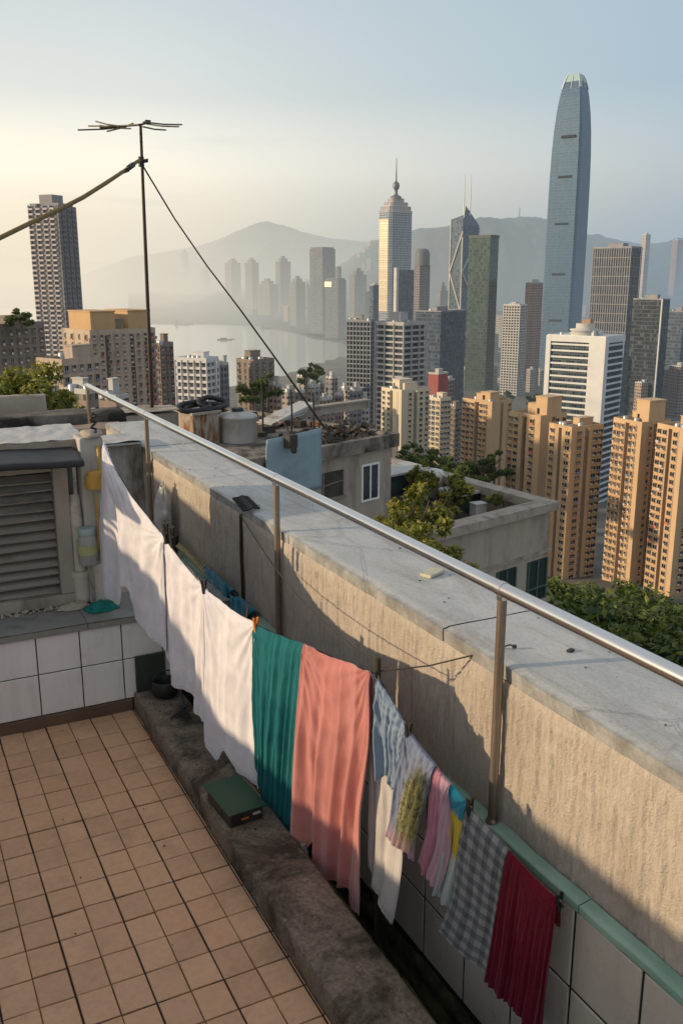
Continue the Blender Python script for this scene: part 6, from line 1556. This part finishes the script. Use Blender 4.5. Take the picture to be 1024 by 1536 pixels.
mb = MB(); mb.box(1.215, 1.40, 5.195, 5.215, .125, .36); o = mb.build('dark_panel', stained('dark_green_panel', (.02, .028, .024), (.05, .06, .05), 5, .6, .003)); bevel(o, .004); tag(o, 'dark greenish panel leaning on the tiled wall at the far end of the kerb', 'panel')
root = thing('black_pot', 'round black pot with a bail handle at the far end of the kerb', 'pot', (1.36, 5.08, .124))
mb = MB(); mb.lathe([(.05, 0), (.075, .02), (.082, .06), (.075, .10), (.07, .108), (.066, .10), (.06, .03)], (1.36, 5.08, .124), 22); mb.build('body', rub, root)
mb = MB(); mb.tube([(1.36 + .078 * math.cos(k * math.pi / 10), 5.08, .23 + .06 * math.sin(k * math.pi / 10)) for k in range(11)], .004, 6); mb.build('handle', rub, root)
root = thing('broom', 'small black broom lying across the far end of the kerb', 'broom', (1.40, 4.95, .124))
mb = MB(); mb.tube([(1.42, 5.12, .30), (1.42, 4.98, .20), (1.40, 4.82, .145)], .009, 8); mb.build('stick', rub, root)
mb = MB(); q = random.Random(2)
for k in range(46):
    a = q.uniform(-.6, .6); l_ = q.uniform(.06, .13); mb.tube([(1.40, 4.83, .143), (1.40 + math.sin(a + 3.6) * l_, 4.83 + math.cos(a + 3.6) * l_ * 1.2, .132 + q.uniform(0, .01))], .0022, 4)
mb.build('bristles', rub, root)
mb = MB(); mb.lathe([(.022, 0), (.024, .01), (.024, .07), (.012, .09), (.012, .10)], (1.495, 3.36, -.0), 12); o = mb.build('bottle', M_JAR); tag(o, 'small clear bottle standing in the gutter below the pink towel', 'bottle')
mb = MB(); mb.tube([(1.495, 3.36, -.58), (1.495, 3.36, -.001)], .008, 6); tag(mb.build('stick', wood), 'thin stick standing in the gutter under the small bottle', 'stick')
c0, c1, c2, c3 = [onz(x, y, 1.226) for x, y in ((346, 749), (372, 747), (391, 765), (362, 769))]
mb = MB()
for k in range(9):
    t = (k + .5) / 9; a, b_ = c0.lerp(c3, t), c1.lerp(c2, t); mb.tube([a + Vector((.012, 0, .008)), (a * 2 + b_) / 3 + Vector((0, -.02, .014)), (a + b_ * 2) / 3 + Vector((0, .02, .014)), b_ + Vector((0, 0, .008))], .009, 6)
tag(mb.build('ribbed_mat', rub), 'small black ribbed mat lying on the inner edge of the parapet top', 'mat')
p = onz(648, 862, 1.225)
mb = MB(); mb.obox(p + Vector((0, 0, .009)), (.052, .02, .003), (-.012, .03, 0), (0, 0, .008)); o = mb.build('broken_tile', stained('broken_glaze', (.42, .40, .28), (.55, .52, .40), 20, .5, .003, stain=(.2, .22, .08), sscale=10)); bevel(o, .004); tag(o, 'broken pale tile piece lying on the parapet top', 'tile')
p = onz(855, 977, 1.225)
mb = MB(); mb.obox(p + Vector((0, 0, .004)), (.014, .004, 0), (-.003, .008, 0), (0, 0, .004)); tag(mb.build('pebble', rub), 'single dark chip lying on the parapet top near the handrail', 'pebble')
mb = MB(); q = random.Random(17)
for k in range(24):
    x, y = q.uniform(1.95, 2.36), q.uniform(1.6, 7.5); s_ = q.uniform(.0015, .004); mb.obox((x, y, 1.2265), (s_, s_ * .4, 0), (-s_ * .3, s_, 0), (0, 0, s_ * .5))
for k in range(16):
    x, y = q.uniform(-.2, 1.18), q.uniform(2.2, 5.1); s_ = q.uniform(.0015, .004); mb.obox((x, y, .013), (s_, s_ * .4, 0), (-s_ * .3, s_, 0), (0, 0, s_ * .5))
for k in range(60):
    x, y = q.uniform(1.22, 1.45), q.uniform(2.2, 5.3); s_ = q.uniform(.0015, .004); mb.obox((x, y, .124), (s_, s_ * .4, 0), (-s_ * .3, s_, 0), (0, 0, s_ * .5))
struct(mb.build('grit', darkst, base=(1.3, 3, 0)), 'stuff')
